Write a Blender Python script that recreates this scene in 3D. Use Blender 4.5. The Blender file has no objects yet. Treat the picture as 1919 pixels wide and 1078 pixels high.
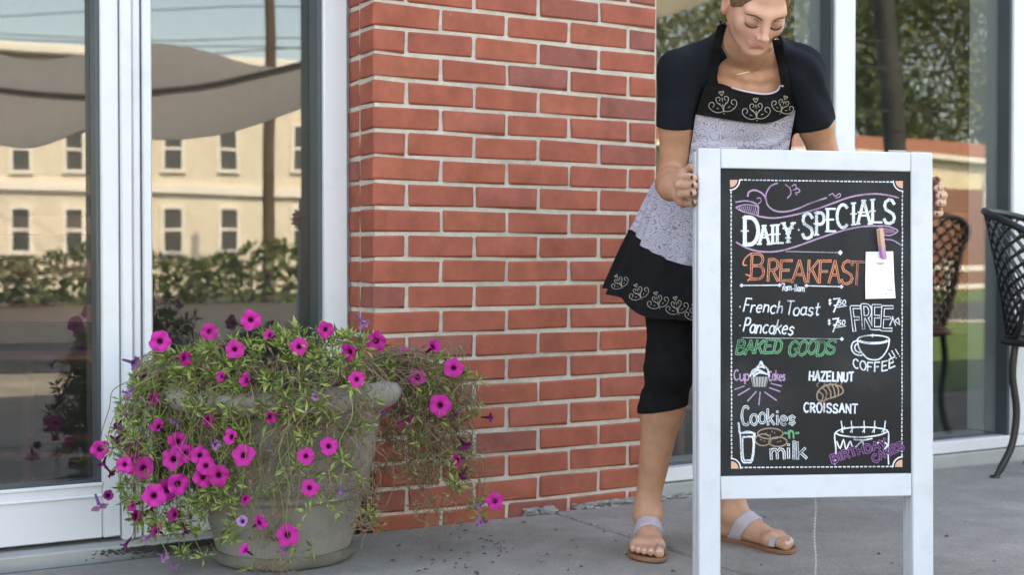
import bpy, bmesh, math, random
import numpy as np
from mathutils import Vector, Matrix
from mathutils.bvhtree import BVHTree
R = math.radians
rnd = random.Random(7)
nrng = np.random.default_rng(11)
SC = bpy.context.scene
COL = SC.collection

# ------------------------------------------------------------------ camera, sky, sun, exposure
FPX, PW, PH = 2425.0, 1919.0, 1078.0
CAMZ, PITCH = 0.705, R(1.063)
cam_d = bpy.data.cameras.new('camera'); cam = bpy.data.objects.new('camera', cam_d); COL.objects.link(cam)
cam.location = (0, 0, CAMZ); cam.rotation_euler = (math.pi/2 - PITCH, 0, 0)
cam_d.sensor_width = 36.0; cam_d.lens = FPX/PW*36.0; cam_d.clip_start = 0.05; cam_d.clip_end = 600
cam_d.dof.use_dof = True; cam_d.dof.focus_distance = 2.85; cam_d.dof.aperture_fstop = 4.5
SC.camera = cam
SUN_EL, SUN_ROT = R(52), math.atan2(-0.494, 0.869)
w = bpy.data.worlds.new('World'); SC.world = w; w.use_nodes = True
nt = w.node_tree; bg = nt.nodes['Background']
sky = nt.nodes.new('ShaderNodeTexSky'); sky.sky_type = 'NISHITA'; sky.sun_disc = False
sky.sun_elevation = SUN_EL; sky.sun_rotation = SUN_ROT; sky.dust_density = 2.0
nt.links.new(sky.outputs[0], bg.inputs[0]); bg.inputs[1].default_value = 0.15
sd = bpy.data.lights.new('sun', 'SUN'); sd.energy = 3.0; sd.angle = R(0.6); sd.color = (1.0, 0.95, 0.87)
so = bpy.data.objects.new('sun', sd); COL.objects.link(so)
sdir = Vector((math.sin(SUN_ROT)*math.cos(SUN_EL), math.cos(SUN_ROT)*math.cos(SUN_EL), math.sin(SUN_EL)))
so.location = sdir*30; so.rotation_euler = sdir.to_track_quat('Z', 'Y').to_euler()
vs = SC.view_settings; vs.view_transform = 'Standard'; vs.look = 'None'; vs.exposure = 2.9; vs.gamma = 1.0
vs.use_curve_mapping = False
vs.use_white_balance = True; vs.white_balance_temperature = 9100; vs.white_balance_tint = 10
SC.cycles.max_bounces = 8; SC.cycles.transparent_max_bounces = 16; SC.cycles.caustics_reflective = False
SC.cycles.sample_clamp_indirect = 6.0

# ------------------------------------------------------------------ coordinates
CP, SP = math.cos(PITCH), math.sin(PITCH)
def ray(px, py):
    u = (px - PW/2)/FPX; v = -(py - PH/2)/FPX
    return Vector((u, CP + v*SP, -SP + v*CP))          # y-forward, world axes
def at(px, py, Y):
    r = ray(px, py); k = Y/r.y
    return Vector((r.x*k, Y, CAMZ + r.z*k))
CAM = Vector((0, 0, CAMZ))
P0 = Vector((-0.3616, 3.385, 0)); WD = Vector((0.869, 0.494, 0)).normalized(); WT = Vector((-WD.y, WD.x, 0))
def W(s, t, z): return P0 + WD*s + WT*t + Vector((0, 0, z))
def wall_hit(px, py, t):
    """s, z where the ray of a picture point meets the vertical plane t"""
    r = ray(px, py); k = (t - (CAM-P0).dot(WT))/r.dot(WT); p = CAM + r*k
    return (p-P0).dot(WD), p.z
def s_at(px, t): return wall_hit(px, 494, t)[0]
MW = Matrix(((WD.x, WT.x, 0, P0.x), (WD.y, WT.y, 0, P0.y), (0, 0, 1, 0), (0, 0, 0, 1)))

# ------------------------------------------------------------------ object helpers
ORG = {}
def thing(name, loc, label, cat, group=None):
    o = bpy.data.objects.new(name, None); COL.objects.link(o); o.location = loc
    o.empty_display_size = 0.05
    o['label'] = label; o['category'] = cat
    if group: o['group'] = group
    ORG[o] = Vector(loc); return o
def tag(o, label=None, cat=None, group=None, kind=None):
    for k, v in (('label', label), ('category', cat), ('group', group), ('kind', kind)):
        if v: o[k] = v
    return o
def link(name, me, parent=None, loc=None):
    o = bpy.data.objects.new(name, me); COL.objects.link(o)
    if parent is not None:
        o.parent = parent; ORG[o] = ORG[parent]
        if loc is not None: o.location = Vector(loc) - ORG[parent]
    else:
        ORG[o] = Vector((0, 0, 0))
        if loc is not None: o.location = loc; ORG[o] = Vector(loc)
    return o
class MB:
    def __init__(s): s.v = []; s.f = []; s.m = []; s.uv = {}
    def add(s, vs_, fs, mi=0):
        b = len(s.v); s.v.extend([tuple(p) for p in vs_])
        for f in fs: s.f.append([b+i for i in f]); s.m.append(mi)
        return b
    def box(s, x0, x1, y0, y1, z0, z1, M=None, c=0.0, mi=0):
        M = M or Matrix()
        if c <= 0:
            vs_ = [M @ Vector((x, y, z)) for x in (x0, x1) for y in (y0, y1) for z in (z0, z1)]
            s.add(vs_, [(0,1,3,2),(4,6,7,5),(0,4,5,1),(2,3,7,6),(0,2,6,4),(1,5,7,3)], mi); return
        X, Y, Z = (x0, x1), (y0, y1), (z0, z1); idx = {}; vs_ = []
        for i in (0,1):
            for j in (0,1):
                for k in (0,1):
                    sx, sy, sz = (1,-1)[i], (1,-1)[j], (1,-1)[k]
                    for a in range(3):
                        p = [X[i]+sx*c, Y[j]+sy*c, Z[k]+sz*c]; p[a] = (X[i], Y[j], Z[k])[a]
                        idx[i,j,k,a] = len(vs_); vs_.append(M @ Vector(p))
        fs = []
        for i in (0,1): fs.append([idx[i,j,k,0] for j,k in ((0,0),(1,0),(1,1),(0,1))])
        for j in (0,1): fs.append([idx[i,j,k,1] for i,k in ((0,0),(1,0),(1,1),(0,1))])
        for k in (0,1): fs.append([idx[i,j,k,2] for i,j in ((0,0),(1,0),(1,1),(0,1))])
        for i in (0,1):
            for j in (0,1): fs.append([idx[i,j,0,0], idx[i,j,0,1], idx[i,j,1,1], idx[i,j,1,0]])
            for k in (0,1): fs.append([idx[i,0,k,0], idx[i,0,k,2], idx[i,1,k,2], idx[i,1,k,0]])
        for j in (0,1):
            for k in (0,1): fs.append([idx[0,j,k,1], idx[0,j,k,2], idx[1,j,k,2], idx[1,j,k,1]])
        for i in (0,1):
            for j in (0,1):
                for k in (0,1): fs.append([idx[i,j,k,0], idx[i,j,k,1], idx[i,j,k,2]])
        s.add(vs_, fs, mi)
    def tube(s, pts, rad, n=8, mi=0, flat=1.0, cap=True):
        pts = [Vector(p) for p in pts]; m = len(pts)
        if not hasattr(rad, '__len__'): rad = [rad]*m
        t0 = (pts[1]-pts[0]).normalized(); up = Vector((0,0,1)) if abs(t0.z) < .9 else Vector((1,0,0))
        a = t0.cross(up).normalized(); rings = []
        for i in range(m):
            t = (pts[min(i+1,m-1)]-pts[max(i-1,0)]).normalized()
            a = (a - t*a.dot(t)).normalized(); b = t.cross(a)
            rings.append([pts[i] + (a*math.cos(2*math.pi*k/n) + b*math.sin(2*math.pi*k/n)*flat)*rad[i] for k in range(n)])
        vs_ = [p for r_ in rings for p in r_]; fs = []
        for i in range(m-1):
            for k in range(n):
                fs.append((i*n+k, i*n+(k+1)%n, (i+1)*n+(k+1)%n, (i+1)*n+k))
        if cap: fs.append(tuple(range(n))[::-1]); fs.append(tuple((m-1)*n+k for k in range(n)))
        s.add(vs_, fs, mi)
    def lathe(s, prof, c, n=48, mi=0, wob=None):
        vs_ = []; fs = []; m = len(prof)
        for r_, z in prof:
            for k in range(n):
                th = 2*math.pi*k/n; q = r_ + (wob(th, z, r_) if wob else 0)
                vs_.append((c[0]+q*math.cos(th), c[1]+q*math.sin(th), c[2]+z))
        for i in range(m-1):
            for k in range(n): fs.append((i*n+k, i*n+(k+1)%n, (i+1)*n+(k+1)%n, (i+1)*n+k))
        s.add(vs_, fs, mi)
    def grid(s, P, mi=0, closed=False):
        nu, nv = len(P), len(P[0]); vs_ = [p for r_ in P for p in r_]; fs = []
        for i in range(nu-1):
            for j in range(nv-1 if not closed else nv):
                fs.append((i*nv+j, i*nv+(j+1)%nv, (i+1)*nv+(j+1)%nv, (i+1)*nv+j))
        return s.add(vs_, fs, mi)
    def mesh(s, name, mats, smooth=None):
        me = bpy.data.meshes.new(name); me.from_pydata(s.v, [], s.f)
        mats = mats if isinstance(mats, (list, tuple)) else [mats]
        for m in mats: me.materials.append(m)
        me.polygons.foreach_set('material_index', s.m)
        bm = bmesh.new(); bm.from_mesh(me); bmesh.ops.recalc_face_normals(bm, faces=bm.faces); bm.to_mesh(me); bm.free()
        if smooth is not None:
            me.polygons.foreach_set('use_smooth', [True]*len(me.polygons))
            if smooth < 179: me.set_sharp_from_angle(angle=R(smooth))
        me.update(); return me
    def build(s, name, mats, parent=None, smooth=None, loc=None):
        o = None
        org = ORG[parent] if parent is not None else (Vector(loc) if loc is not None else Vector((0,0,0)))
        s.v = [(p[0]-org[0], p[1]-org[1], p[2]-org[2]) for p in s.v]
        o = link(name, s.mesh(name, mats, smooth), parent, None)
        if parent is None and loc is not None: o.location = loc; ORG[o] = Vector(loc)
        return o
def smooth_line(pts, k=4, closed=False):
    """Catmull-Rom through the points (2-D or 3-D)"""
    pts = [Vector(p) if len(p) == 3 else Vector((p[0], p[1], 0)) for p in pts]
    if len(pts) < 3: return pts
    out = []; n = len(pts)
    for i in range(n - (0 if closed else 1)):
        if closed: a, b, c, d = pts[i-1], pts[i], pts[(i+1)%n], pts[(i+2)%n]
        else: a, b, c, d = pts[max(i-1,0)], pts[i], pts[i+1], pts[min(i+2,n-1)]
        for j in range(k):
            t = j/k
            out.append(0.5*((2*b)+(c-a)*t+(2*a-5*b+4*c-d)*t*t+(3*b-a-3*c+d)*t**3))
    out.append(pts[0].copy() if closed else pts[-1]); return out

# ------------------------------------------------------------------ materials
def newmat(name):
    m = bpy.data.materials.new(name); m.use_nodes = True
    return m, m.node_tree.nodes, m.node_tree.links, m.node_tree.nodes['Principled BSDF']
def N(nodes, t, **kw):
    n = nodes.new(t)
    for k, v in kw.items(): setattr(n, k, v)
    return n
def basic(name, col, rough=0.6, metal=0.0, var=0.12, scale=14.0, bump=0.0, bscale=60.0, spec=0.5, dirt=None, dscale=5.0, rnd_obj=0.0, coord='Object'):
    """colour with noise variation, optional dirt colour in patches, optional fine relief"""
    m, nd, lk, b = newmat(name)
    b.inputs['Roughness'].default_value = rough; b.inputs['Metallic'].default_value = metal
    b.inputs['Specular IOR Level'].default_value = spec
    tc = N(nd, 'ShaderNodeTexCoord'); src = tc.outputs[coord]
    if coord == 'Object':
        g = N(nd, 'ShaderNodeNewGeometry'); src = g.outputs['Position']
    nz = N(nd, 'ShaderNodeTexNoise'); nz.inputs['Scale'].default_value = scale; nz.inputs['Detail'].default_value = 6
    lk.new(src, nz.inputs['Vector'])
    rp = N(nd, 'ShaderNodeMapRange'); lk.new(nz.outputs[0], rp.inputs['Value'])
    rp.inputs['From Min'].default_value = .25; rp.inputs['From Max'].default_value = .75
    rp.inputs['To Min'].default_value = 1-var; rp.inputs['To Max'].default_value = 1+var
    mx = N(nd, 'ShaderNodeMix', data_type='RGBA', blend_type='MULTIPLY'); mx.inputs[0].default_value = 1
    mx.inputs[6].default_value = (*col, 1)
    if rnd_obj:
        oi = N(nd, 'ShaderNodeObjectInfo'); r2 = N(nd, 'ShaderNodeMapRange'); lk.new(oi.outputs['Random'], r2.inputs['Value'])
        r2.inputs['To Min'].default_value = 1-rnd_obj; r2.inputs['To Max'].default_value = 1+rnd_obj
        mm = N(nd, 'ShaderNodeMath', operation='MULTIPLY'); lk.new(rp.outputs[0], mm.inputs[0]); lk.new(r2.outputs[0], mm.inputs[1])
        lk.new(mm.outputs[0], mx.inputs[7])
    else: lk.new(rp.outputs[0], mx.inputs[7])
    out = mx.outputs[2]
    if dirt:
        n2 = N(nd, 'ShaderNodeTexNoise'); n2.inputs['Scale'].default_value = dscale; n2.inputs['Detail'].default_value = 8
        n2.inputs['Roughness'].default_value = .7; lk.new(src, n2.inputs['Vector'])
        cr = N(nd, 'ShaderNodeMapRange'); lk.new(n2.outputs[0], cr.inputs['Value'])
        cr.inputs['From Min'].default_value = .52; cr.inputs['From Max'].default_value = .78
        cr.inputs['To Max'].default_value = dirt[3]
        m2 = N(nd, 'ShaderNodeMix', data_type='RGBA'); lk.new(cr.outputs[0], m2.inputs[0]); lk.new(out, m2.inputs[6])
        m2.inputs[7].default_value = (*dirt[:3], 1); out = m2.outputs[2]
    lk.new(out, b.inputs['Base Color'])
    if bump:
        n3 = N(nd, 'ShaderNodeTexNoise'); n3.inputs['Scale'].default_value = bscale; n3.inputs['Detail'].default_value = 5
        lk.new(src, n3.inputs['Vector']); bp = N(nd, 'ShaderNodeBump'); bp.inputs['Strength'].default_value = bump
        bp.inputs['Distance'].default_value = 0.004
        lk.new(n3.outputs[0], bp.inputs['Height']); lk.new(bp.outputs[0], b.inputs['Normal'])
    return m
M = {}
M['white_frame'] = basic('white painted aluminium', (.64,.645,.665), .38, var=.04, scale=3, dirt=(.42,.41,.40,.35), dscale=9)
M['shade_dark_metal'] = basic('dark metal in reveal shade tone', (.055,.065,.072), .4, var=.15, scale=5)  # shade of the window reveals put into the colour; table pedestal shares it
M['sealant'] = basic('grey sealant', (.25,.25,.26), .8, var=.15, bump=.3)
M['mortar'] = basic('sandy mortar', (.55,.49,.42), .95, var=.14, scale=40, bump=.9, bscale=240, dirt=(.26,.23,.20,.6), dscale=6)
def brick_mat():
    m, nd, lk, b = newmat('red clay brick')
    b.inputs['Roughness'].default_value = .82; b.inputs['Specular IOR Level'].default_value = .3
    oi = N(nd, 'ShaderNodeObjectInfo'); g = N(nd, 'ShaderNodeNewGeometry')
    cr = N(nd, 'ShaderNodeValToRGB'); lk.new(oi.outputs['Random'], cr.inputs[0])
    e = cr.color_ramp.elements; e[0].position = 0; e[0].color = (.275,.085,.064,1); e[1].position = 1; e[1].color = (.365,.105,.062,1)
    for p, c in ((.05,(.265,.086,.068,1)),(.11,(.315,.085,.056,1)),(.5,(.345,.092,.056,1)),(.75,(.32,.088,.058,1))):
        x = e.new(p); x.color = c
    nz = N(nd, 'ShaderNodeTexNoise'); nz.inputs['Scale'].default_value = 13; nz.inputs['Detail'].default_value = 9; nz.inputs['Roughness'].default_value = .65; lk.new(g.outputs['Position'], nz.inputs['Vector'])
    rp = N(nd, 'ShaderNodeMapRange'); lk.new(nz.outputs[0], rp.inputs['Value']); rp.inputs['From Min'].default_value=.3; rp.inputs['From Max'].default_value=.7
    rp.inputs['To Min'].default_value=.76; rp.inputs['To Max'].default_value=1.2
    mx = N(nd, 'ShaderNodeMix', data_type='RGBA', blend_type='MULTIPLY'); mx.inputs[0].default_value=1
    lk.new(cr.outputs[0], mx.inputs[6]); lk.new(rp.outputs[0], mx.inputs[7])
    # flecks of mortar and dark pits
    n2 = N(nd, 'ShaderNodeTexNoise'); n2.inputs['Scale'].default_value = 55; n2.inputs['Detail'].default_value = 8; n2.inputs['Roughness'].default_value=.75
    lk.new(g.outputs['Position'], n2.inputs['Vector'])
    c1 = N(nd, 'ShaderNodeMapRange'); lk.new(n2.outputs[0], c1.inputs['Value']); c1.inputs['From Min'].default_value=.62; c1.inputs['From Max'].default_value=.76; c1.inputs['To Max'].default_value=.55
    m2 = N(nd, 'ShaderNodeMix', data_type='RGBA'); lk.new(c1.outputs[0], m2.inputs[0]); lk.new(mx.outputs[2], m2.inputs[6]); m2.inputs[7].default_value=(.42,.33,.27,1)
    c2 = N(nd, 'ShaderNodeMapRange'); lk.new(n2.outputs[0], c2.inputs['Value']); c2.inputs['From Min'].default_value=.36; c2.inputs['From Max'].default_value=.28; c2.inputs['To Max'].default_value=.55
    m3 = N(nd, 'ShaderNodeMix', data_type='RGBA'); lk.new(c2.outputs[0], m3.inputs[0]); lk.new(m2.outputs[2], m3.inputs[6]); m3.inputs[7].default_value=(.10,.035,.03,1)
    lk.new(m3.outputs[2], b.inputs['Base Color'])
    bp = N(nd, 'ShaderNodeBump'); bp.inputs['Strength'].default_value=.55; bp.inputs['Distance'].default_value=.003; lk.new(n2.outputs[0], bp.inputs['Height'])
    lk.new(bp.outputs[0], b.inputs['Normal']); return m
M['brick'] = brick_mat()
def brick_far():
    m, nd, lk, b = newmat('brickwork out of reach'); b.inputs['Roughness'].default_value=.9
    tc = N(nd,'ShaderNodeTexCoord'); bt = N(nd,'ShaderNodeTexBrick'); lk.new(tc.outputs['UV'], bt.inputs['Vector'])
    bt.inputs['Color1'].default_value=(.30,.075,.05,1); bt.inputs['Color2'].default_value=(.22,.06,.045,1); bt.inputs['Mortar'].default_value=(.46,.41,.35,1)
    bt.inputs['Scale'].default_value=1.0; bt.inputs['Brick Width'].default_value=.203; bt.inputs['Row Height'].default_value=.0677; bt.inputs['Mortar Size'].default_value=.005
    lk.new(bt.outputs[0], b.inputs['Base Color']); return m
M['brick_far'] = brick_far()
def glass_mat(name, f0, tint):
    m, nd, lk, b = newmat(name); nd.remove(b); out = nd['Material Output']
    g = N(nd,'ShaderNodeNewGeometry'); dt = N(nd,'ShaderNodeVectorMath', operation='DOT_PRODUCT'); lk.new(g.outputs['Normal'], dt.inputs[0]); lk.new(g.outputs['Incoming'], dt.inputs[1])
    ab = N(nd,'ShaderNodeMath', operation='ABSOLUTE'); lk.new(dt.outputs['Value'], ab.inputs[0])
    iv = N(nd,'ShaderNodeMath', operation='SUBTRACT'); iv.inputs[0].default_value=1; lk.new(ab.outputs[0], iv.inputs[1])
    pw = N(nd,'ShaderNodeMath', operation='POWER'); lk.new(iv.outputs[0], pw.inputs[0]); pw.inputs[1].default_value=5
    ml = N(nd,'ShaderNodeMath', operation='MULTIPLY_ADD'); lk.new(pw.outputs[0], ml.inputs[0]); ml.inputs[1].default_value=1-f0; ml.inputs[2].default_value=f0
    tr = N(nd,'ShaderNodeBsdfTransparent'); tr.inputs[0].default_value=(*tint,1)
    gl = N(nd,'ShaderNodeBsdfGlossy'); gl.inputs['Roughness'].default_value=0.004
    tcn = N(nd,'ShaderNodeTexNoise'); tcn.inputs['Scale'].default_value=1.6; tcn.inputs['Detail'].default_value=1; lk.new(g.outputs['Position'], tcn.inputs['Vector'])
    bp = N(nd,'ShaderNodeBump'); bp.inputs['Strength'].default_value=.05; bp.inputs['Distance'].default_value=.02; lk.new(tcn.outputs[0], bp.inputs['Height']); lk.new(bp.outputs[0], gl.inputs['Normal'])
    mx = N(nd,'ShaderNodeMixShader'); lk.new(ml.outputs[0], mx.inputs[0]); lk.new(tr.outputs[0], mx.inputs[1]); lk.new(gl.outputs[0], mx.inputs[2]); df = N(nd,'ShaderNodeBsdfDiffuse'); df.inputs[0].default_value=(.6,.6,.6,1)
    n6 = N(nd,'ShaderNodeTexNoise'); n6.inputs['Scale'].default_value=5; n6.inputs['Detail'].default_value=8; lk.new(g.outputs['Position'], n6.inputs['Vector']); r6 = N(nd,'ShaderNodeMapRange'); lk.new(n6.outputs[0], r6.inputs['Value']); r6.inputs['From Min'].default_value=.3; r6.inputs['From Max'].default_value=.75; r6.inputs['To Min'].default_value=.002; r6.inputs['To Max'].default_value=.016
    m6 = N(nd,'ShaderNodeMixShader'); lk.new(r6.outputs[0], m6.inputs[0]); lk.new(mx.outputs[0], m6.inputs[1]); lk.new(df.outputs[0], m6.inputs[2]); lk.new(m6.outputs[0], out.inputs[0])
    return m
M['glass'] = glass_mat('window glass', .10, (.86,.88,.87))
def concrete_mat():
    m, nd, lk, b = newmat('worn concrete'); b.inputs['Roughness'].default_value = .88; b.inputs['Specular IOR Level'].default_value = .3
    g = N(nd,'ShaderNodeNewGeometry'); P = g.outputs['Position']
    def noise(sc, det, ro, lo, hi, a, b_):
        n = N(nd,'ShaderNodeTexNoise'); n.inputs['Scale'].default_value=sc; n.inputs['Detail'].default_value=det; n.inputs['Roughness'].default_value=ro; lk.new(P, n.inputs['Vector'])
        r = N(nd,'ShaderNodeMapRange'); lk.new(n.outputs[0], r.inputs['Value']); r.inputs['From Min'].default_value=lo; r.inputs['From Max'].default_value=hi; r.inputs['To Min'].default_value=a; r.inputs['To Max'].default_value=b_; return r.outputs[0], n.outputs[0]
    a1, _ = noise(1.7, 8, .6, .3, .7, .72, 1.22); a2, _ = noise(9, 9, .7, .3, .7, .86, 1.12); a3, fine = noise(230, 3, .6, .35, .65, .78, 1.2)
    sp_, _ = noise(75, 6, .75, .66, .74, 0, .55); st_, _ = noise(3.3, 10, .72, .56, .72, 0, .5)
    m1 = N(nd,'ShaderNodeMath', operation='MULTIPLY'); lk.new(a1, m1.inputs[0]); lk.new(a2, m1.inputs[1]); m2 = N(nd,'ShaderNodeMath', operation='MULTIPLY'); lk.new(m1.outputs[0], m2.inputs[0]); lk.new(a3, m2.inputs[1])
    mx = N(nd,'ShaderNodeMix', data_type='RGBA', blend_type='MULTIPLY'); mx.inputs[0].default_value=1; mx.inputs[6].default_value=(.268,.250,.226,1); lk.new(m2.outputs[0], mx.inputs[7])
    x1 = N(nd,'ShaderNodeMix', data_type='RGBA'); lk.new(st_, x1.inputs[0]); lk.new(mx.outputs[2], x1.inputs[6]); x1.inputs[7].default_value=(.13,.125,.118,1)
    x2 = N(nd,'ShaderNodeMix', data_type='RGBA'); lk.new(sp_, x2.inputs[0]); lk.new(x1.outputs[2], x2.inputs[6]); x2.inputs[7].default_value=(.07,.066,.06,1)
    lk.new(x2.outputs[2], b.inputs['Base Color']); bp = N(nd,'ShaderNodeBump'); bp.inputs['Strength'].default_value=.6; bp.inputs['Distance'].default_value=.003; lk.new(fine, bp.inputs['Height']); lk.new(bp.outputs[0], b.inputs['Normal']); return m
M['concrete'] = concrete_mat()
M['concrete_dark'] = basic('joint filler', (.10,.098,.095), .95, var=.3, scale=30, bump=.6)
M['rubble'] = basic('crumbled mortar', (.27,.26,.245), .95, var=.35, scale=45, bump=.9, bscale=150)
M['asphalt'] = basic('asphalt', (.05,.05,.052), .9, var=.2, scale=3, bump=.4)
M['verge'] = basic('worn ground', (.055,.053,.05), .95, var=.25, scale=1.5)
M['lawn'] = basic('lawn', (.075,.135,.03), .9, var=.35, scale=6, bump=.8, bscale=60)
M['dirt'] = basic('dark soil', (.035,.03,.026), .95, var=.4, scale=40, bump=.8)
M['dry_bits'] = basic('dry leaf bits', (.06,.05,.04), .9, var=.4, scale=30)
M['kerb'] = basic('kerb concrete', (.34,.335,.32), .9, var=.12, scale=8, bump=.4)
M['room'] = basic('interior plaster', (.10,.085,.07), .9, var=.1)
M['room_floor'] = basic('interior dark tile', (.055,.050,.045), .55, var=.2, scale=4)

# ================================================================== GROUND
def struct(mb, name, mat, parent=None, smooth=None): return tag(mb.build(name, mat, parent, smooth), kind='structure') if parent is None else mb.build(name, mat, parent, smooth)
g = MB(); g.box(-220, 260, -260, 60, -.5, -.16, MW); struct(g, 'ground', M['verge'])
g = MB(); g.box(-120, 160, -16.5, -8.2, -.158, -.15, MW); struct(g, 'road', M['asphalt'])
g = MB(); g.box(-120, 160, -8.2, -8.02, -.16, -.01, MW, c=.015); struct(g, 'kerb', M['kerb'])
g = MB(); g.box(14, 120, -60, -17.0, -.158, -.152, MW); struct(g, 'far_lawn', M['lawn'])
g = MB(); g.box(4.0, 60, -8.0, -1.75, -.16, -.03, MW); struct(g, 'lawn', M['lawn'])
g = MB(); g.box(-12, 3.95, -8.0, .34, -.16, -.055, MW); g.box(3.95, 60, -1.72, .0, -.16, -.055, MW)
pav = struct(g, 'pavement', M['concrete_dark'])
def slab(s0, s1, t0, t1):
    m = MB(); k = 6; gp = .004
    m.box(s0+gp, s1-gp, t0+gp, t1-gp, -.05, rnd.uniform(-.0015, .0015), MW, c=.006)
    return m.build('slab', M['concrete'], pav)
se = [-5.6, -4.05, -2.5, -.98, .55, 2.25, 3.95]; te = [0.0, -1.62, -3.2, -4.8, -6.4, -8.0]
for i in range(len(se)-1):
    for j in range(len(te)-1):
        slab(se[i], se[i+1], te[j+1], te[j] + (.30 if (j == 0 and se[i+1] <= 0) else 0) - (0.0 if j else (0.0)))
for i in range(7): slab(3.95+1.6*i, 5.55+1.6*i, -1.7, -.0)

# ================================================================== SHOP BUILDING
shop = thing('shop_building', W(0, 0, 0), 'red brick shop front with white framed glass windows and door', 'building')
CH, BL, J = 0.0677, 0.2033, 0.0105
pier_w = 4.5*BL
pm = MB(); rec = .0055
pm.box(rec, pier_w-rec, rec, .33, -.04, 1.93, MW)
core = pm.build('brick_pier', M['mortar'], shop)
def brick_mesh(L, D, H, seed):
    r = random.Random(seed); m = MB(); c = r.uniform(.0035,.0055)
    m.box(-L/2, L/2, -D/2, D/2, -H/2, H/2, c=c)
    m.v = [(x+r.uniform(-.0024,.0024), y+r.uniform(-.0014,.0014), z+r.uniform(-.0022,.0022)) for x, y, z in m.v]
    return m.mesh('brick', M['brick'], smooth=25)
BM = {}
for L in ('full', 'half', 'half2'):
    for v in range(5):
        Lm = {'full': BL-J, 'half': BL/2-J, 'half2': BL/2-J}[L]
        BM[L, v] = brick_mesh(Lm, .094, CH-J, hash((v, len(L))) % 999 + v*17)
RM = [brick_mesh(.094, .100, CH-J, 300+v) for v in range(4)]       # short pieces on the return
RMF = [brick_mesh(.094, BL-J-.094-.0, CH-J, 340+v) for v in range(4)]
wall_rot = math.atan2(WD.y, WD.x)
def put_brick(me, s, t, z):
    o = link('brick', me, core, W(s, t + rnd.uniform(-.0012, .0012), z))
    o.rotation_euler = (rnd.uniform(-.006,.006), rnd.uniform(-.005,.005), wall_rot + rnd.uniform(-.004,.004)); return o
z0 = -0.033
for c in range(29):
    z = z0 + c*CH + (CH-J)/2 + J; par = (c + 1) % 2
    xs = 0.0
    if par:                                               # stretcher at the corner
        seq = ['full']*4 + ['half']
    else: seq = ['half'] + ['full']*4
    for q, k in enumerate(seq):
        L = BL if k == 'full' else BL/2
        s0 = xs + (0 if q == 0 else J/2); 
        Lm = (BL-J) if k == 'full' else (BL/2-J)
        cx = xs + L/2 - J/2 if q else xs + Lm/2
        put_brick(BM[k, rnd.randrange(5)], cx, .047, z + rnd.uniform(-.0012, .0012))
        xs += L
    # the return towards the door: header and closer, or one stretcher
    d0 = .094 + J
    if par:
        put_brick(RM[rnd.randrange(4)], .047, d0 + .05, z)
    else:
        put_brick(RM[rnd.randrange(4)], .047, d0 + .05, z)
        
def wall_uv(o):
    me = o.data; uv = me.uv_layers.new(name='UVMap')
    for l in me.loops:
        p = Vector(me.vertices[l.vertex_index].co) + ORG[shop] - P0
        uv.data[l.index].uv = (p.dot(WD) + p.dot(WT), p.z)
up = MB(); up.box(-7, 9, 0.0, .33, 2.62, 4.45, MW); up.box(.002, pier_w-.002, .002, .33, 1.93, 2.62, MW)
up.box(-7, -2.25, .002, .33, -.05, 2.62, MW); up.box(5.2, 9, .002, .33, -.05, 2.62, MW)
wall_uv(up.build('upper_wall', M['brick_far'], shop))
cp = MB(); cp.box(-7.05, 9.05, -.04, .38, 4.45, 4.53, MW, c=.01); cp.build('coping', M['kerb'], shop)
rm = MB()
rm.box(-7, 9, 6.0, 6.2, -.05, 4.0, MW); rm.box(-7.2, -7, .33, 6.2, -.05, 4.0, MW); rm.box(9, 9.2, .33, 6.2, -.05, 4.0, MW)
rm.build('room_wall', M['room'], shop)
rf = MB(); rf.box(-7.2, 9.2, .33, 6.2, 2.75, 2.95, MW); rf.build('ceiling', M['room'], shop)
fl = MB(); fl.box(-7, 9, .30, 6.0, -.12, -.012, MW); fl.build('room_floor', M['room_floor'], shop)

# ---- left: glazed door and side light, set back in the reveal
TF = .165; TG = .235                                      # front of the frames, glass
door = MB()
sA, sB, sC, sD, sE = s_at(190, TF), s_at(226, TF), s_at(249, TF), s_at(268, TF), s_at(286, TF)
DL = -1.62
door.box(sA, sB-.002, TF, .27, .022, 2.5, MW, c=.004); door.box(DL, DL+.05, TF, .27, .022, 2.5, MW, c=.004)
zr = wall_hit(100, 915, TF)[1]
door.box(DL+.05, sA, TF+.002, .27, .022, zr, MW, c=.003); door.box(DL+.05, sA, TF+.002, .27, 2.4, 2.5, MW)
dl = door.build('glass_door', M['white_frame'], shop, 40)
b_ = MB(); b_.box(DL+.05, sA-.001, TF-.004, TF+.002, zr-.032, zr-.026, MW, c=.0015); b_.box(DL+.05, sA, TF-.002, TF+.004, zr-.005, zr+.004, MW, c=.0015); b_.build('glazing_bead', M['white_frame'], dl)
b_ = MB(); b_.box(sA-.010, sA-.0005, TF+.012, TG, zr, 2.4, MW); b_.box(DL+.05, sA, TF+.03, TG, zr, zr+.008, MW); b_.build('reveal_shade_stop', M['shade_dark_metal'], dl)  # dark strips stand in for the shaded inner side of the stile
b_ = MB(); b_.box(DL+.05, sA, TG, TG+.006, zr, 2.4, MW); b_.build('pane', M['glass'], dl)
fr = MB()
fr.box(sB, sC-.0015, TF-.010, .27, .012, 2.56, MW, c=.004)
fr.box(sC, sD-.004, TF+.002, .27, .012, 2.56, MW, c=.004)
fr.box(sD, sE, TF-.003, .27, .012, 2.56, MW, c=.004)
jR = s_at(606, TF)
fr.box(jR, -.006, TF-.006, .27, .0, 2.56, MW, c=.004)
fr.box(DL-.06, -.006, TF, .27, 2.562, 2.62, MW, c=.004)
zr2 = wall_hit(300, 925, TF)[1]
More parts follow.
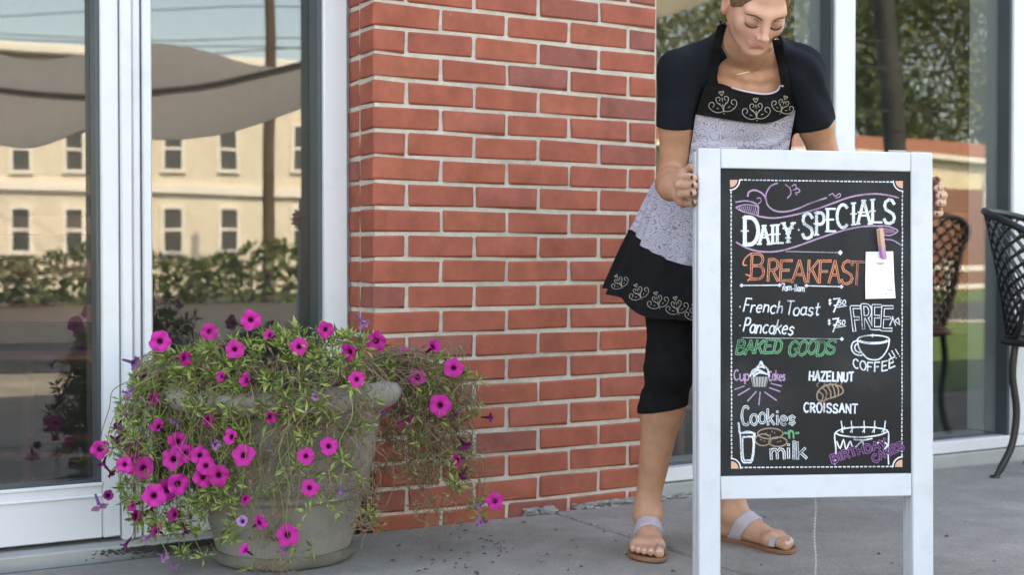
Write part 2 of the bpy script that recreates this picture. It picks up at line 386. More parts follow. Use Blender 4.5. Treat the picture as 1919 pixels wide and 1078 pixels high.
fr.box(sE, jR, TF+.003, .27, .012, zr2, MW, c=.004)
fr.box(DL-.6, DL-.002, TF, .27, .0, 2.56, MW)
sl = fr.build('side_light', M['white_frame'], shop, 40)
b_ = MB(); b_.box(jR-.012, jR-.0005, TF+.008, TG, zr2, 2.56, MW); b_.box(sE, jR-.012, TF+.03, TG, zr2, zr2+.008, MW); b_.build('reveal_shade_stop', M['shade_dark_metal'], sl)  # jamb side painted dark for the shade in the recess
b_ = MB(); b_.box(sE, jR-.001, TG, TG+.006, zr2, 2.56, MW); b_.build('pane', M['glass'], sl)
b_ = MB(); b_.box(-.0062, .004, TF+.004, .25, -.02, 2.6, MW); b_.build('sealant', M['sealant'], sl)
b_ = MB(); b_.box(DL-.1, -.004, TF-.055, .30, -.03, .010, MW, c=.004); b_.build('threshold', M['kerb'], sl)

# ---- right: shop windows flush with the brick
TF2 = .022; TG2 = .078
zg = wall_hit(1830, 792, TF2)[1]; zs = wall_hit(1830, 845, TF2)[1]
win = MB()
mull = [(s_at(1563, TF2), s_at(1600, TF2)), (s_at(1896, TF2), s_at(1896, TF2)+.10), (3.55, 3.65), (4.4, 4.5)]
edges = [pier_w+.035] 
zsill = .088
win.box(pier_w+.003, pier_w+.014, TG2-.006, .22, .0, 2.56, MW)
for a, b in mull: win.box(a, b, TF2-.006, .22, zsill+.001, 2.56, MW, c=.004)
win.box(5.1, 5.2, TF2, .22, .0, 2.56, MW); win.box(pier_w+.004, 5.2, TF2, .22, 2.561, 2.62, MW)
wn = win.build('shop_window', M['white_frame'], shop, 40)
b_ = MB(); b_.box(pier_w+.015, 5.099, TF2-.004, .22, .046, zsill, MW, c=.004); b_.build('sill', M['white_frame'], wn, 40)
b_ = MB(); b_.box(pier_w+.015, 5.099, TF2-.012, .22, -.02, .043, MW, c=.004); b_.build('base_trim', M['kerb'], wn, 40)
ls = [pier_w+.014] + [b for a, b in mull]; rs = [a for a, b in mull] + [5.1]
for a, b in zip(ls, rs):
    q = MB(); q.box(a, b, TG2, TG2+.006, zsill, 2.56, MW); q.build('pane', M['glass'], wn)
    q = MB(); q.box(b-.012, b-.0005, TF2+.006, TG2, zsill, 2.56, MW); q.box(a, b-.012, TG2-.02, TG2, zsill, zsill+.006, MW); q.build('reveal_shade_stop', M['shade_dark_metal'], wn)  # dark strip paints the shade on each mullion's side face

# crumbled mortar along the foot of the wall
rb = MB()
for i in range(330):
    px = rnd.choice([rnd.uniform(985,1035), rnd.uniform(1075,1195), rnd.uniform(1075,1195), rnd.uniform(1215,1300)])
    s = s_at(px, 0); t = -abs(rnd.gauss(0, .009)) - .001; r_ = rnd.uniform(.002, .0085)
    c = W(s, t, rnd.uniform(0, .016)); k = 5; vs_ = []
    for th in range(3):
        for ph in range(6):
            a = 2*math.pi*ph/6; e = (-.7, 0, .7)[th]; q = r_*rnd.uniform(.6, 1.25)*math.cos(e)
            vs_.append(c + WD*(math.cos(a)*q*2.4) + WT*(math.sin(a)*q) + Vector((0,0,r_*.8*math.sin(e)*rnd.uniform(.5,1.2))))
    fs = [(i_*6+j, i_*6+(j+1)%6, (i_+1)*6+(j+1)%6, (i_+1)*6+j) for i_ in range(2) for j in range(6)] + [tuple(range(6))[::-1], tuple(range(12,18))]
    rb.add(vs_, fs)
tag(rb.build('mortar_rubble', M['rubble'], None, 60), 'crumbled pale mortar along the foot of the brick wall', 'rubble', kind='stuff')
# pale filler lying in the slab joint
jf = MB()
for i in range(26):
    t = -.02 - i*.018 - rnd.uniform(0,.01)
    if .42 < (i/26) < .62 or rnd.random() < .2: continue
    s = .55 + rnd.uniform(-.004,.004); ln = rnd.uniform(.006,.012); wd = rnd.uniform(.0025,.0055)
    jf.box(s-wd, s+wd, t-ln, t+ln, -.012, .0022, MW, c=.0012)
tag(jf.build('joint_filler', M['rubble'], None), 'broken pale filler in the joint between two slabs', 'filler', kind='stuff')
# dry bits on the pavement
bt = MB()
def bit(p, r_):
    a = rnd.uniform(0, 6.28); q = Vector((math.cos(a), math.sin(a), 0)); n_ = Vector((-q.y, q.x, 0)); h_ = Vector((0,0,rnd.uniform(.003,.007)))
    bt.add([p-q*r_*1.6, p-n_*r_*.6+h_, p+q*r_*1.6+h_*.3, p+n_*r_*.6+h_*.6, p+Vector((0,0,.0015))], [(0,1,4),(1,2,4),(2,3,4),(3,0,4)])
for i in range(95):
    px = rnd.gauss(880, 90); py = rnd.gauss(1030, 26)
    if rnd.random() < .25: px = rnd.uniform(680, 1300); py = rnd.uniform(970, 1078)
    if rnd.random() < .2: px = rnd.uniform(1400, 1900); py = rnd.uniform(940, 1070)
    if py < 965: continue
    r_ = ray(px, py); p = CAM + r_*(-CAMZ/r_.z)
    if (p-P0).dot(WT) > -.02: continue
    p.z = .003; bit(p, rnd.uniform(.002, .0062))
tag(bt.build('leaf_litter', M['dry_bits'], None), 'dark dry leaf crumbs scattered over the grey pavement', 'litter', kind='stuff')
# spilled soil by the door
so_ = MB()
for i in range(1500):
    s = -.50 + rnd.gauss(0, .075); t = .085 + rnd.gauss(0, .03)
    if t > .11: t = .11 - rnd.random()*.05
    p = W(s, t, .002); r_ = rnd.uniform(.0012, .0055)
    vs_ = [p + Vector((math.cos(a)*r_*rnd.uniform(.7,1.3), math.sin(a)*r_*rnd.uniform(.7,1.3), 0)) for a in (0,1.26,2.5,3.8,5.0)] + [p + Vector((0,0,r_*.7))]
    so_.add(vs_, [(0,1,5),(1,2,5),(2,3,5),(3,4,5),(4,0,5)])
tag(so_.build('spilled_soil', M['dirt'], None), 'dark spilled soil on the pavement beside the door', 'soil', kind='stuff')

# ================================================================== ACROSS THE STREET (seen mirrored in the glass)
M['house_cream'] = basic('cream render', (.66,.61,.53), .85, var=.06, scale=2)
M['house_siding'] = basic('cream siding', (.66,.60,.47), .8, var=.06, scale=2)
M['house_trim'] = basic('white trim', (.75,.74,.71), .6, var=.04)
M['house_glass'] = basic('dark house window', (.05,.06,.07), .1, var=.2)
M['house_roof'] = basic('terracotta roof', (.30,.12,.07), .85, var=.18, scale=5)
M['house_brick'] = basic('orange brick', (.24,.115,.085), .85, var=.15, scale=8)
M['pole_wood'] = basic('weathered pole wood', (.085,.06,.045), .9, var=.25, scale=9)
M['wire'] = basic('cable black', (.03,.03,.03), .6)
def sail_mat(name, col):
    m, nd, lk, b = newmat(name); out = nd['Material Output']
    nz = N(nd,'ShaderNodeTexNoise'); nz.inputs['Scale'].default_value=.45; nz.inputs['Detail'].default_value=3
    cr = N(nd,'ShaderNodeMix', data_type='RGBA'); cr.inputs[6].default_value=(*col,1); cr.inputs[7].default_value=(*[c*.62 for c in col],1); lk.new(nz.outputs[0], cr.inputs[0])
    b.inputs['Roughness'].default_value=.9; lk.new(cr.outputs[2], b.inputs['Base Color'])
    tl = N(nd,'ShaderNodeBsdfTranslucent'); lk.new(cr.outputs[2], tl.inputs[0])
    mx = N(nd,'ShaderNodeMixShader'); mx.inputs[0].default_value=.6; lk.new(b.outputs[0], mx.inputs[1]); lk.new(tl.outputs[0], mx.inputs[2]); lk.new(mx.outputs[0], out.inputs[0]); return m
M['sail'] = sail_mat('grey sail cloth', (.45,.455,.47)); M['sail_cream'] = sail_mat('cream sail cloth', (.62,.58,.48))
def mir(px, py, depth, tg):
    """world point whose mirror image in the glass t=tg stands at this picture point and depth"""
    p = at(px, py, depth); q = p - P0; s, t = q.dot(WD), q.dot(WT)
    return W(s, 2*tg - t, p.z)
def facade(px, py, tv, tg):
    s, z = wall_hit(px, py, tv); return s, z
# --- two sagging shade sails with a dark rope
def sail(name, label, top, bot, mat, nv=10, rope=None):
    A = smooth_line(top, 5); B = smooth_line(bot, 5); P = []
    for i in range(nv+1):
        f = i/nv; P.append([A[j].lerp(B[min(j*(len(B)-1)//(len(A)-1), len(B)-1)], f) - Vector((0,0,.10*math.sin(math.pi*f))) for j in range(len(A))])
    m = MB(); m.grid(P); m.grid([[p + Vector((0,0,.004)) for p in r_] for r_ in P])
    base = P[0][0]; t = thing(name, base, label, 'shade sail')
    m.build('cloth', mat, t, 60)
    r = MB(); r.tube(B if rope else A, .022, 6); r.build('edge_rope', M['wire'], t); return t
g_ = TG
top = [mir(x, y, 12, g_) for x, y in ((-260,80),(-60,88),(60,112),(190,97),(290,80),(380,95),(480,126),(590,132))]
seam = [mir(x, y, 9, g_) for x, y in ((-260,150),(-60,168),(60,182),(190,186),(290,176),(400,166),(500,146),(590,124))]
low = [mir(x, y, 7.2, g_) for x, y in ((-260,250),(-60,262),(60,278),(190,232),(290,262),(400,255),(500,228),(590,196))]
sail('shade_sail', 'grey sagging shade sail high over the street, its upper half', top, [p + Vector((0,0,.03)) for p in seam], M['sail'], rope=True)
sail('shade_sail', 'grey sagging shade sail over the street, hanging below the rope', seam, low, M['sail'])
c1 = [mir(x, y, 11, .08) for x, y in ((1180,-60),(1300,-70),(1420,-90))]; c2 = [mir(x, y, 9.5, .08) for x, y in ((1180,44),(1250,30),(1345,-6))]
sail('shade_sail', 'cream shade sail corner above the shop window', c1, c2, M['sail_cream'])
# --- utility pole and its wires
def utility_pole(s, t, h, label, r=.14, lean=(0,0), mat=None):
    o = thing('utility_pole', W(s, t, -.16), label, 'pole')
    m = MB(); m.tube([W(s+lean[0]*f, t+lean[1]*f, -.3+(h+.3)*f) for f in (0,.3,.6,1)], [r*1.15, r*1.05, r*.95, r*.8], 12); m.build('post', mat or M['pole_wood'], o, 60)
    m = MB(); m.box(s+lean[0]-1.2, s+lean[0]+1.2, t-.06+lean[1], t+.06+lean[1], h-.7, h-.58, MW); m.build('crossarm', M['pole_wood'], o)
    for k in (-1.1,-.6,.6,1.1):
        m = MB(); c = W(s+k+lean[0], t+lean[1], h-.58); m.lathe([(.001,.14),(.03,.13),(.05,.08),(.03,.05),(.05,.02),(.03,0)], c, 8); m.build('insulator', M['house_trim'], o)
    return o
pv = at(505, 200, 31) - P0; utility_pole(pv.dot(WD), 2*TG - pv.dot(WT), 9.5, 'weathered wooden utility pole across the street, mirrored beside the brick')
pv2 = at(1700, 200, 17) - P0; utility_pole(pv2.dot(WD), 2*TG2 - pv2.dot(WT), 8.5, 'dark leaning utility pole beyond the lawn, mirrored beside the sign', .14, (-.9, .1), M['wire'])
def wire(pts, label, r=.014):
    m = MB(); m.tube(smooth_line(pts, 6), r, 5); tag(m.build('overhead_wire', M['wire'], None), label, 'wire', 'overhead wires across the street')
ordn = ('uppermost', 'second from the top', 'third from the top', 'lowest')
for i, (ys, dp) in enumerate((((30,22,14,8),31),((48,70,75,72),31),((60,78,88,96),30),((98,104,100,88),29))):
    wire([mir(x, y, dp, TG) for x, y in zip((-150, 150, 420, 620), ys)], 'thin black overhead wire across the sky in the door glass, ' + ordn[i])
for i, ys in enumerate(((70,76,92),(120,128,140),(205,208,214))):
    wire([mir(x, y, 16, TG2) for x, y in zip((1200, 1640, 1950), ys)], 'thin overhead wire before the trees in the window glass, ' + ('uppermost', 'middle one', 'lowest')[i], .012)
# --- cream two storey house opposite
def house_cream():
    tv = 33.0; t = 2*TG - tv
    s0, _ = facade(-420, 100, tv, TG); s1, _ = facade(720, 100, tv, TG); zt = facade(300, 118, tv, TG)[1]
    o = thing('cream_house', W((s0+s1)/2, t-4, -.16), 'cream two storey house with white sash windows opposite the door', 'house')
    m = MB(); m.box(s0, s1, t-8, t, -.2, zt, MW); m.build('wall', M['house_cream'], o)
    m = MB(); m.box(s0-.4, s1+.4, t-8.4, t+.4, zt, zt+.25, MW, c=.03); m.build('roof', M['house_trim'], o)
    def window(pa, pb):
        a, zb = facade(pa[0], pb[1], tv, TG); b, zt_ = facade(pb[0], pa[1], tv, TG)
        m = MB(); w_ = .10
        m.box(a-w_, b+w_, t, t+.07, zt_, zt_+w_, MW); m.box(a-w_, b+w_, t, t+.09, zb-w_, zb, MW)
        m.box(a-w_, a, t, t+.07, zb, zt_, MW); m.box(b, b+w_, t, t+.07, zb, zt_, MW); zc = (zb+zt_)/2; m.box(a, b, t+.01, t+.06, zc-.04, zc+.04, MW)
        f = m.build('window', M['house_trim'], o)
        m = MB(); m.box(a, b, t+.003, t+.02, zb, zt_, MW); m.build('pane', M['house_glass'], f)
    for x in (-330, -150, 20, 120, 312, 413, 552, 660):
        window((x, 242), (x+30, 318)); window((x, 395), (x+30, 470))
    m = MB()
    a, z = facade(-420, 345, tv, TG); b, _ = facade(720, 345, tv, TG); m.box(s0, s1, t, t+.12, z, z+.25, MW); m.build('string_course', M['house_trim'], o)
house_cream()
# --- clipped hedge in front of the cream house
hr_ = np.random.default_rng(21); nh = 9000; sH0, sH1, tH = -6.0, 26.0, -24.0
hs = hr_.uniform(sH0, sH1, nh); hh = hr_.uniform(-.15, 1.0, nh)*(1+.18*np.sin(hs*1.7)); ht = tH + hr_.uniform(-.5,.5,nh)
hp_ = np.array([[*(W(a, b, c))] for a, b, c in zip(hs, ht, hh)]); d1 = hr_.normal(0,1,(nh,3)); d1 /= np.linalg.norm(d1,axis=1)[:,None]; d2 = np.cross(d1, hr_.normal(0,1,(nh,3))); d2 /= np.linalg.norm(d2,axis=1)[:,None]
hV = np.stack([hp_-d1*.12, hp_+d2*.06, hp_+d1*.12, hp_-d2*.06], 1).reshape(-1,3); HEDGE = hV.tolist()
# --- long low house beyond the lawn on the right
def house_low():
    tv = 27.0; t = 2*TG2 - tv
    s0 = facade(1240, 300, tv, TG2)[0]; s1 = facade(2150, 300, tv, TG2)[0]
    zf = lambda y: facade(1740, y, tv, TG2)[1]
    ze, zr, zb = zf(292), zf(238), zf(352)
    o = thing('low_house', W((s0+s1)/2, t-4, -.16), 'low house with terracotta roof and cream siding beyond the lawn', 'house')
    m = MB(); m.box(s0, s1, t-8, t, zb, ze, MW); m.build('siding', M['house_siding'], o)
    m = MB(); m.box(s0, s1, t-8, t+.03, -.2, zb, MW); m.build('brick_base', M['house_brick'], o)
    m = MB(); A = [W(s0-.5, t+.2, ze-.03), W(s1+.5, t+.2, ze-.03), W(s1+.5, t-3.5, zr), W(s0-.5, t-3.5, zr), W(s0-.5, t-8.6, ze-.1), W(s1+.5, t-8.6, ze-.1)]
    m.add(A, [(0,1,2,3),(3,2,5,4),(0,3,4),(1,5,2),(0,4,5,1)]); m.build('roof', M['house_roof'], o)
    m = MB(); m.box(s0-.5, s1+.5, t+.2, t+.25, ze-.16, ze-.0, MW); m.build('fascia', M['house_trim'], o)
    for x in (1300, 1480, 1640, 1843, 1990):
        a, z1 = facade(x, 345, tv, TG2); b, z2 = facade(x+22, 312, tv, TG2); m = MB(); q = .12
        m.box(a-q, a, t, t+.06, z1-q, z2+q, MW); m.box(b, b+q, t, t+.06, z1-q, z2+q, MW); m.box(a, b, t, t+.06, z2, z2+q, MW); m.box(a, b, t, t+.08, z1-q, z1, MW); m.box(a, b, t+.01, t+.05, (z1+z2)/2-.03, (z1+z2)/2+.03, MW)
        f = m.build('window', M['house_trim'], o); m = MB(); m.box(a, b, t+.003, t+.02, z1, z2, MW); m.build('pane', M['house_glass'], f)
    a, z1 = facade(1838, 392, tv, TG2); b, z2 = facade(1882, 356, tv, TG2); m = MB(); m.box(a, b, t+.031, t+.09, z1, z2, MW); m.build('notice_board', M['house_trim'], o)
house_low()
# --- white rail fence along the road
fo = thing('rail_fence', W(18, -17.6, -.16), 'low white rail fence along the far side of the road', 'fence')
m = MB(); m.box(8, 40, -17.62, -17.58, .55, .66, MW); m.build('rail', M['house_trim'], fo)
m = MB(); m.box(8, 40, -17.62, -17.58, .15, .25, MW); m.build('rail', M['house_trim'], fo)
for i in range(17):
    m = MB(); m.box(8+2*i-.05, 8+2*i+.05, -17.67, -17.53, -.2, .8, MW); m.build('post', M['house_trim'], fo)
# --- trees
def leaf_mat(name, a, b):
    m, nd, lk, p = newmat(name); out = nd['Material Output']; g = N(nd,'ShaderNodeNewGeometry'); cr = N(nd,'ShaderNodeMix', data_type='RGBA')
    lk.new(g.outputs['Random Per Island'], cr.inputs[0]); cr.inputs[6].default_value=(*a,1); cr.inputs[7].default_value=(*b,1)
    p.inputs['Roughness'].default_value=.55; lk.new(cr.outputs[2], p.inputs['Base Color'])
    tl = N(nd,'ShaderNodeBsdfTranslucent'); lk.new(cr.outputs[2], tl.inputs[0]); mx = N(nd,'ShaderNodeMixShader'); mx.inputs[0].default_value=.3
    lk.new(p.outputs[0], mx.inputs[1]); lk.new(tl.outputs[0], mx.inputs[2]); lk.new(mx.outputs[0], out.inputs[0]); return m
M['tree_dark'] = leaf_mat('dark foliage', (.05,.085,.025), (.12,.16,.05)); M['tree_light'] = leaf_mat('yellow green foliage', (.10,.13,.035), (.19,.20,.07))
M['bark'] = basic('bark', (.08,.06,.045), .95, var=.3, scale=8)
def tree(px, depth, zc, rx, rz, mat, label, n=9500, seed=1):
    r = np.random.default_rng(seed); p = at(px, 300, depth) - P0; s, t = p.dot(WD), 2*TG2 - p.dot(WT); base = W(s, t, -.16)
    o = thing('tree', base, label, 'tree')
    m = MB(); top = base + Vector((0,0,zc)); m.tube([base - Vector((0,0,.2)), base.lerp(top,.5) + Vector((.1,.05,0)), top], [.24,.18,.08], 9)
    cl = []
    for k in range(26):
        a = r.uniform(0, 6.28); e = r.uniform(-.9, 1.2); q = r.uniform(.45, .95)
        cl.append(top + Vector((rx*q*math.cos(a)*math.cos(e), rx*q*math.sin(a)*math.cos(e), rz*q*math.sin(e))))
    for c in cl[::2]: m.tube([base.lerp(top, .55), base.lerp(top,.8).lerp(c,.5), c], [.08,.05,.015], 5)
    m.build('trunk', M['bark'], o, 60)
    C = np.array([list(c) for c in cl]); i = r.integers(0, len(cl), n); pos = C[i] + r.normal(0, 1, (n,3))*np.array([rx*.2, rx*.2, rz*.17])
    d1 = r.normal(0,1,(n,3)); d1 /= np.linalg.norm(d1,axis=1)[:,None]; d2 = np.cross(d1, r.normal(0,1,(n,3))); d2 /= np.linalg.norm(d2,axis=1)[:,None]
    L = r.uniform(.11,.24,(n,1)); V = np.stack([pos-d1*L, pos+d2*L*.45, pos+d1*L, pos-d2*L*.45], 1).reshape(-1,3) - np.array(list(base))
    me = bpy.data.meshes.new('crown'); me.from_pydata(V.tolist(), [], np.arange(4*n).reshape(-1,4).tolist()); me.materials.append(mat)
    link('crown', me, o)
hm = bpy.data.meshes.new('hedge'); hm.from_pydata(HEDGE, [], np.arange(len(HEDGE)).reshape(-1,4).tolist()); hm.materials.append(M['tree_dark']); tag(link('hedge', hm), 'dark clipped hedge in front of the cream house', 'hedge')
tree(1300, 62, 10.5, 7.5, 6.0, M['tree_light'], 'yellow green tree mirrored behind the woman in the window', seed=3)
tree(1450, 74, 12.0, 8.5, 7.5, M['tree_dark'], 'broad dark green tree beyond the low house', seed=4)
tree(1625, 66, 10.5, 6.0, 7.4, M['tree_dark'], 'dark green tree mirrored just right of the window mullion', seed=5)
tree(1740, 78, 12.0, 7.5, 8.0, M['tree_dark'], 'dark green tree behind the leaning pole', seed=6)
tree(1850, 64, 10.5, 6.0, 6.6, M['tree_light'], 'pale yellow green tree at the right end of the window', seed=7)

# ================================================================== INSIDE THE SHOP
M['red_wood'] = basic('red brown wood', (.16,.045,.03), .4, var=.25, scale=8)
M['brown_wood'] = basic('brown varnished wood', (.26,.12,.05), .4, var=.25, scale=8)
M['table_wood'] = basic('dark table top', (.10,.075,.06), .35, var=.15)
def wood_chair(s, t, rot, mat, label):
    o = thing('ladder_back_chair', W(s, t, -.012), label, 'chair', 'wooden chairs inside the shop')
    T = Matrix.Translation(W(s, t, -.012)) @ Matrix.Rotation(wall_rot+rot, 4, 'Z')
    for x in (-.19,.19):
        for y in (-.19,.19):
            m = MB(); h = .45 if y < 0 else .98
            m.tube([T @ Vector((x*1.05, y*1.05 if y < 0 else y*1.12, 0)), T @ Vector((x, y, .45))] + ([T @ Vector((x, y+.05, .98))] if y > 0 else []), .019, 8); m.build('leg', mat, o, 60)
    m = MB(); m.box(-.22,.22,-.22,.21,.44,.475, T, c=.012); m.build('seat', mat, o)
    for z in (.58,.70,.82,.93):
        m = MB(); m.box(-.185,.185,.195+.05*(z-.45)/.53,.212+.05*(z-.45)/.53, z-.028, z+.028, T, c=.005); m.build('slat', mat, o)
    for z in (.18,):
        for y in (-.19,.19):
            m = MB(); m.tube([T @ Vector((-.19,y,z)), T @ Vector((.19,y,z))], .011, 6); m.build('stretcher', mat, o)
sx, _ = wall_hit(15, 600, 1.2)
wood_chair(-1.12, .62, R(190), M['red_wood'], 'red wooden ladder back chair inside, behind the left door edge')
wood_chair(-.62, .80, R(150), M['red_wood'], 'red wooden ladder back chair inside the shop behind the door pane')
wood_chair(s_at(1290, .8), .95, R(20), M['brown_wood'], 'brown wooden chair inside the window behind the woman')
def round_table(s, t, label):
    c = W(s, t, -.012); o = thing('cafe_table', c, label, 'table')
    m = MB(); m.lathe([(.001,.74),(.38,.74),(.39,.725),(.38,.71),(.001,.71)], c, 32); m.build('table_top', M['table_wood'], o, 40)
    m = MB(); m.lathe([(.03,.71),(.03,.06),(.2,.03),(.22,.0)], c, 20); m.build('pedestal', M['shade_dark_metal'], o, 40)
round_table(-.95, 2.3, 'round dark cafe table inside the door'); round_table(2.9, 1.7, 'round dark cafe table inside the shop window')

# ================================================================== THE CHALKBOARD SIGN
M['sign_white'] = basic('white painted wood', (.53,.555,.60), .55, var=.05, scale=5, dirt=(.33,.34,.36,.35), dscale=16, bump=.22, bscale=45)
M['slate'] = basic('black chalkboard', (.0125,.0135,.015), .62, var=.35, scale=6, spec=.25, dirt=(.045,.046,.050,.6), dscale=3)
def chalk(name, col):
    m, nd, lk, b = newmat(name); b.inputs['Roughness'].default_value=.95; b.inputs['Specular IOR Level'].default_value=.1; g = N(nd,'ShaderNodeNewGeometry')
    nz = N(nd,'ShaderNodeTexNoise'); nz.inputs['Scale'].default_value=420; nz.inputs['Detail'].default_value=4; lk.new(g.outputs['Position'], nz.inputs['Vector']); n2 = N(nd,'ShaderNodeTexNoise'); n2.inputs['Scale'].default_value=22; n2.inputs['Detail'].default_value=3; lk.new(g.outputs['Position'], n2.inputs['Vector'])
    ad = N(nd,'ShaderNodeMath', operation='ADD'); lk.new(nz.outputs[0], ad.inputs[0]); lk.new(n2.outputs[0], ad.inputs[1])
    r = N(nd,'ShaderNodeMapRange'); lk.new(ad.outputs[0], r.inputs['Value']); r.inputs['From Min'].default_value=.72; r.inputs['From Max'].default_value=1.0; r.inputs['To Min'].default_value=.30
    mx = N(nd,'ShaderNodeMix', data_type='RGBA'); lk.new(r.outputs[0], mx.inputs[0]); mx.inputs[6].default_value=(.02,.021,.023,1); mx.inputs[7].default_value=(*col,1); lk.new(mx.outputs[2], b.inputs['Base Color']); return m
M['chalk_white'] = chalk('white chalk', (.66,.70,.76)); M['chalk_grey'] = chalk('grey chalk', (.36,.36,.37)); M['chalk_pink'] = chalk('pink violet chalk', (.42,.27,.43))
M['chalk_violet'] = chalk('violet chalk', (.27,.12,.31)); M['chalk_orange'] = chalk('orange chalk', (.72,.28,.17)); M['chalk_green'] = chalk('green chalk', (.13,.36,.20))
M['chalk_peach'] = chalk('peach chalk', (.62,.36,.27)); M['chalk_brown'] = chalk('tan chalk', (.36,.25,.18))
SYAW, SLEAN, SROLL = R(8), R(1.9), R(.4)
TS = Matrix.Translation((.3885, 2.682, .0)) @ Matrix.Rotation(SYAW, 4, 'Z') @ Matrix.Rotation(-SLEAN, 4, 'X') @ Matrix.Rotation(SROLL, 4, 'Y')
TSI = TS.inverted()
def sp(px, py):
    o_ = TSI @ CAM; d_ = TSI.to_3x3() @ ray(px, py); k = -o_.y/d_.y; p = o_ + d_*k; return Vector((p.x, 0, p.z))
xl0, xl1, xr1, xr0 = sp(1309, 600).x, sp(1351, 600).x, sp(1709, 600).x, sp(1749, 600).x
zt1, zt0, zb1, zb0 = sp(1520, 281).z, sp(1520, 318).z, sp(1530, 891).z, sp(1530, 934).z
sign = thing('sandwich_board', (.65, 2.74, 0), 'white framed sandwich board with hand lettered chalk menu, held by the woman', 'sandwich board')
def frame_set(y0, y1, nm, drop=0):
    a = MB(); a.box(xl0, xl1, y0, y1, .004, zt1-drop, TS, c=.0025); pa = a.build(nm+'stile', M['sign_white'], sign, 40)
    a = MB(); a.box(xr1, xr0, y0, y1, .004, zt1-drop, TS, c=.0025); a.build(nm+'stile', M['sign_white'], sign, 40)
    a = MB(); a.box(xl1+.0006, xr1-.0006, y0+.0008, y1-.001, zt0, zt1-drop-.0006, TS, c=.002); a.build(nm+'top_rail', M['sign_white'], sign, 40)
    a = MB(); a.box(xl1+.0006, xr1-.0006, y0+.0008, y1-.001, zb0, zb1, TS, c=.002); a.build(nm+'bottom_rail', M['sign_white'], sign, 40)
frame_set(0, .021, ''); frame_set(.026, .047, 'rear_', .004)
a = MB(); a.box(xl1+.0008, xr1-.0008, .006, .012, zb1+.0008, zt0-.0008, TS); board = a.build('chalkboard', M['slate'], sign)
a = MB(); a.box(xl1+.0008, xr1-.0008, .034, .040, zb1+.0008, zt0-.0008, TS); a.build('rear_chalkboard', M['slate'], sign)
for x in (xl0+.07, xr0-.07):
    a = MB(); a.box(x-.02, x+.02, .012, .036, zt1+.0002, zt1+.002, TS); a.tube([TS @ Vector((x-.02,.0235,zt1+.003)), TS @ Vector((x+.02,.0235,zt1+.003))], .0035, 8); a.build('hinge', M['kerb'], sign)
# ball chain hanging from the rail
ch = MB(); cx = sp(1535, 940).x
pts = []
for i in range(46):
    z = zb0 + .006 - i*.0066
    if z < .006: break
    c = TS @ Vector((cx + .0016*math.sin(i*.35), .0235, z)); ch.lathe([(.0006,-.0031),(.0025,-.0016),(.0025,.0016),(.0006,.0031)], c, 6)
ch.tube([TS @ Vector((cx, .0235, zb0+.006)), TS @ Vector((cx, .0235, .005))], .0005, 4)
ch.build('ball_chain', M['chalk_grey'], sign, 60)

# ---- chalk drawing: flat ribbons lying on the board
BOARD_Y = .006
def local_pts(pts): return [sp_b(*p[:2]) for p in pts]
def sp_b(px, py):
    o_ = TSI @ CAM; d_ = TSI.to_3x3() @ ray(px, py); k = (BOARD_Y - o_.y)/d_.y; p = o_ + d_*k; return Vector((p.x, p.z, 0))
PXM = 1/ (sp_b(1600,600).x - sp_b(1599,600).x)          # px per metre on the board
class Chalk:
    def __init__(s): s.mb = MB(); s.k = 0
    def stroke(s, pts, wpx, layer=0, taper=False, closed=False, mi=0, rough=True):
        P = [sp_b(p[0], p[1]) for p in pts]; Q = [P[0]]
        for p in P[1:]:
            if (p-Q[-1]).length > 1e-5: Q.append(p)
        if len(Q) < 2: return
        hw = wpx*1.0/PXM/2; y = BOARD_Y - .00018 - layer*.00012 - s.k*.000004; s.k = (s.k+1) % 24
        L, Rr = [], []; n = len(Q)
        for i in range(n):
            if closed: a, b = Q[i-1] if i else Q[-2], Q[(i+1) % n] if i < n-1 else Q[1]
            else: a, b = Q[max(i-1,0)], Q[min(i+1,n-1)]
            d1 = (Q[i]-a); d2 = (b-Q[i]); d1 = d1.normalized() if d1.length > 0 else d2.normalized(); d2 = d2.normalized() if d2.length > 0 else d1
            t = (d1+d2); t = t.normalized() if t.length > 1e-4 else d1; nn = Vector((-t.y, t.x, 0)); cs = max(.55, nn.dot(Vector((-d2.y, d2.x, 0))))
            f = hw/cs*(1 if not rough else rnd.uniform(.86, 1.14))
            if taper: f *= max(.25, math.sin(math.pi*(.08+.84*i/(n-1))))
            L.append(Q[i]+nn*f); Rr.append(Q[i]-nn*f)
        if not closed:
            e = hw*.5; t0 = (Q[1]-Q[0]).normalized(); t1 = (Q[-1]-Q[-2]).normalized()
            L[0] -= t0*e; Rr[0] -= t0*e; L[-1] += t1*e; Rr[-1] += t1*e
        vs_ = [TS @ Vector((p.x, y, p.y)) for p in L+Rr]
        s.mb.add(vs_, [(i, i+1, n+i+1, n+i) for i in range(n-1)], mi)
    def fill(s, pts, layer=0, mi=0):
        P = [sp_b(*p) for p in pts]; y = BOARD_Y - .00018 - layer*.00012 - s.k*.000004; s.k = (s.k+1) % 24
        c = sum(P, Vector())/len(P); n = len(P); s.mb.add([TS @ Vector((p.x, y, p.y)) for p in P+[c]], [(i, (i+1) % n, n) for i in range(n)], mi)
    def build(s, name, mats, label=None):
        o = s.mb.build(name, mats, sign)
        if label: o['label'] = label
        return o
def arc(cx, cy, rx, ry, a0, a1, n=14, rot=0):
    out = []
    for i in range(n+1):
        a = R(a0+(a1-a0)*i/n); x, y = rx*math.cos(a), -ry*math.sin(a); c_, s_ = math.cos(R(rot)), math.sin(R(rot)); out.append((cx+x*c_+y*s_, cy-x*s_+y*c_))
    return out
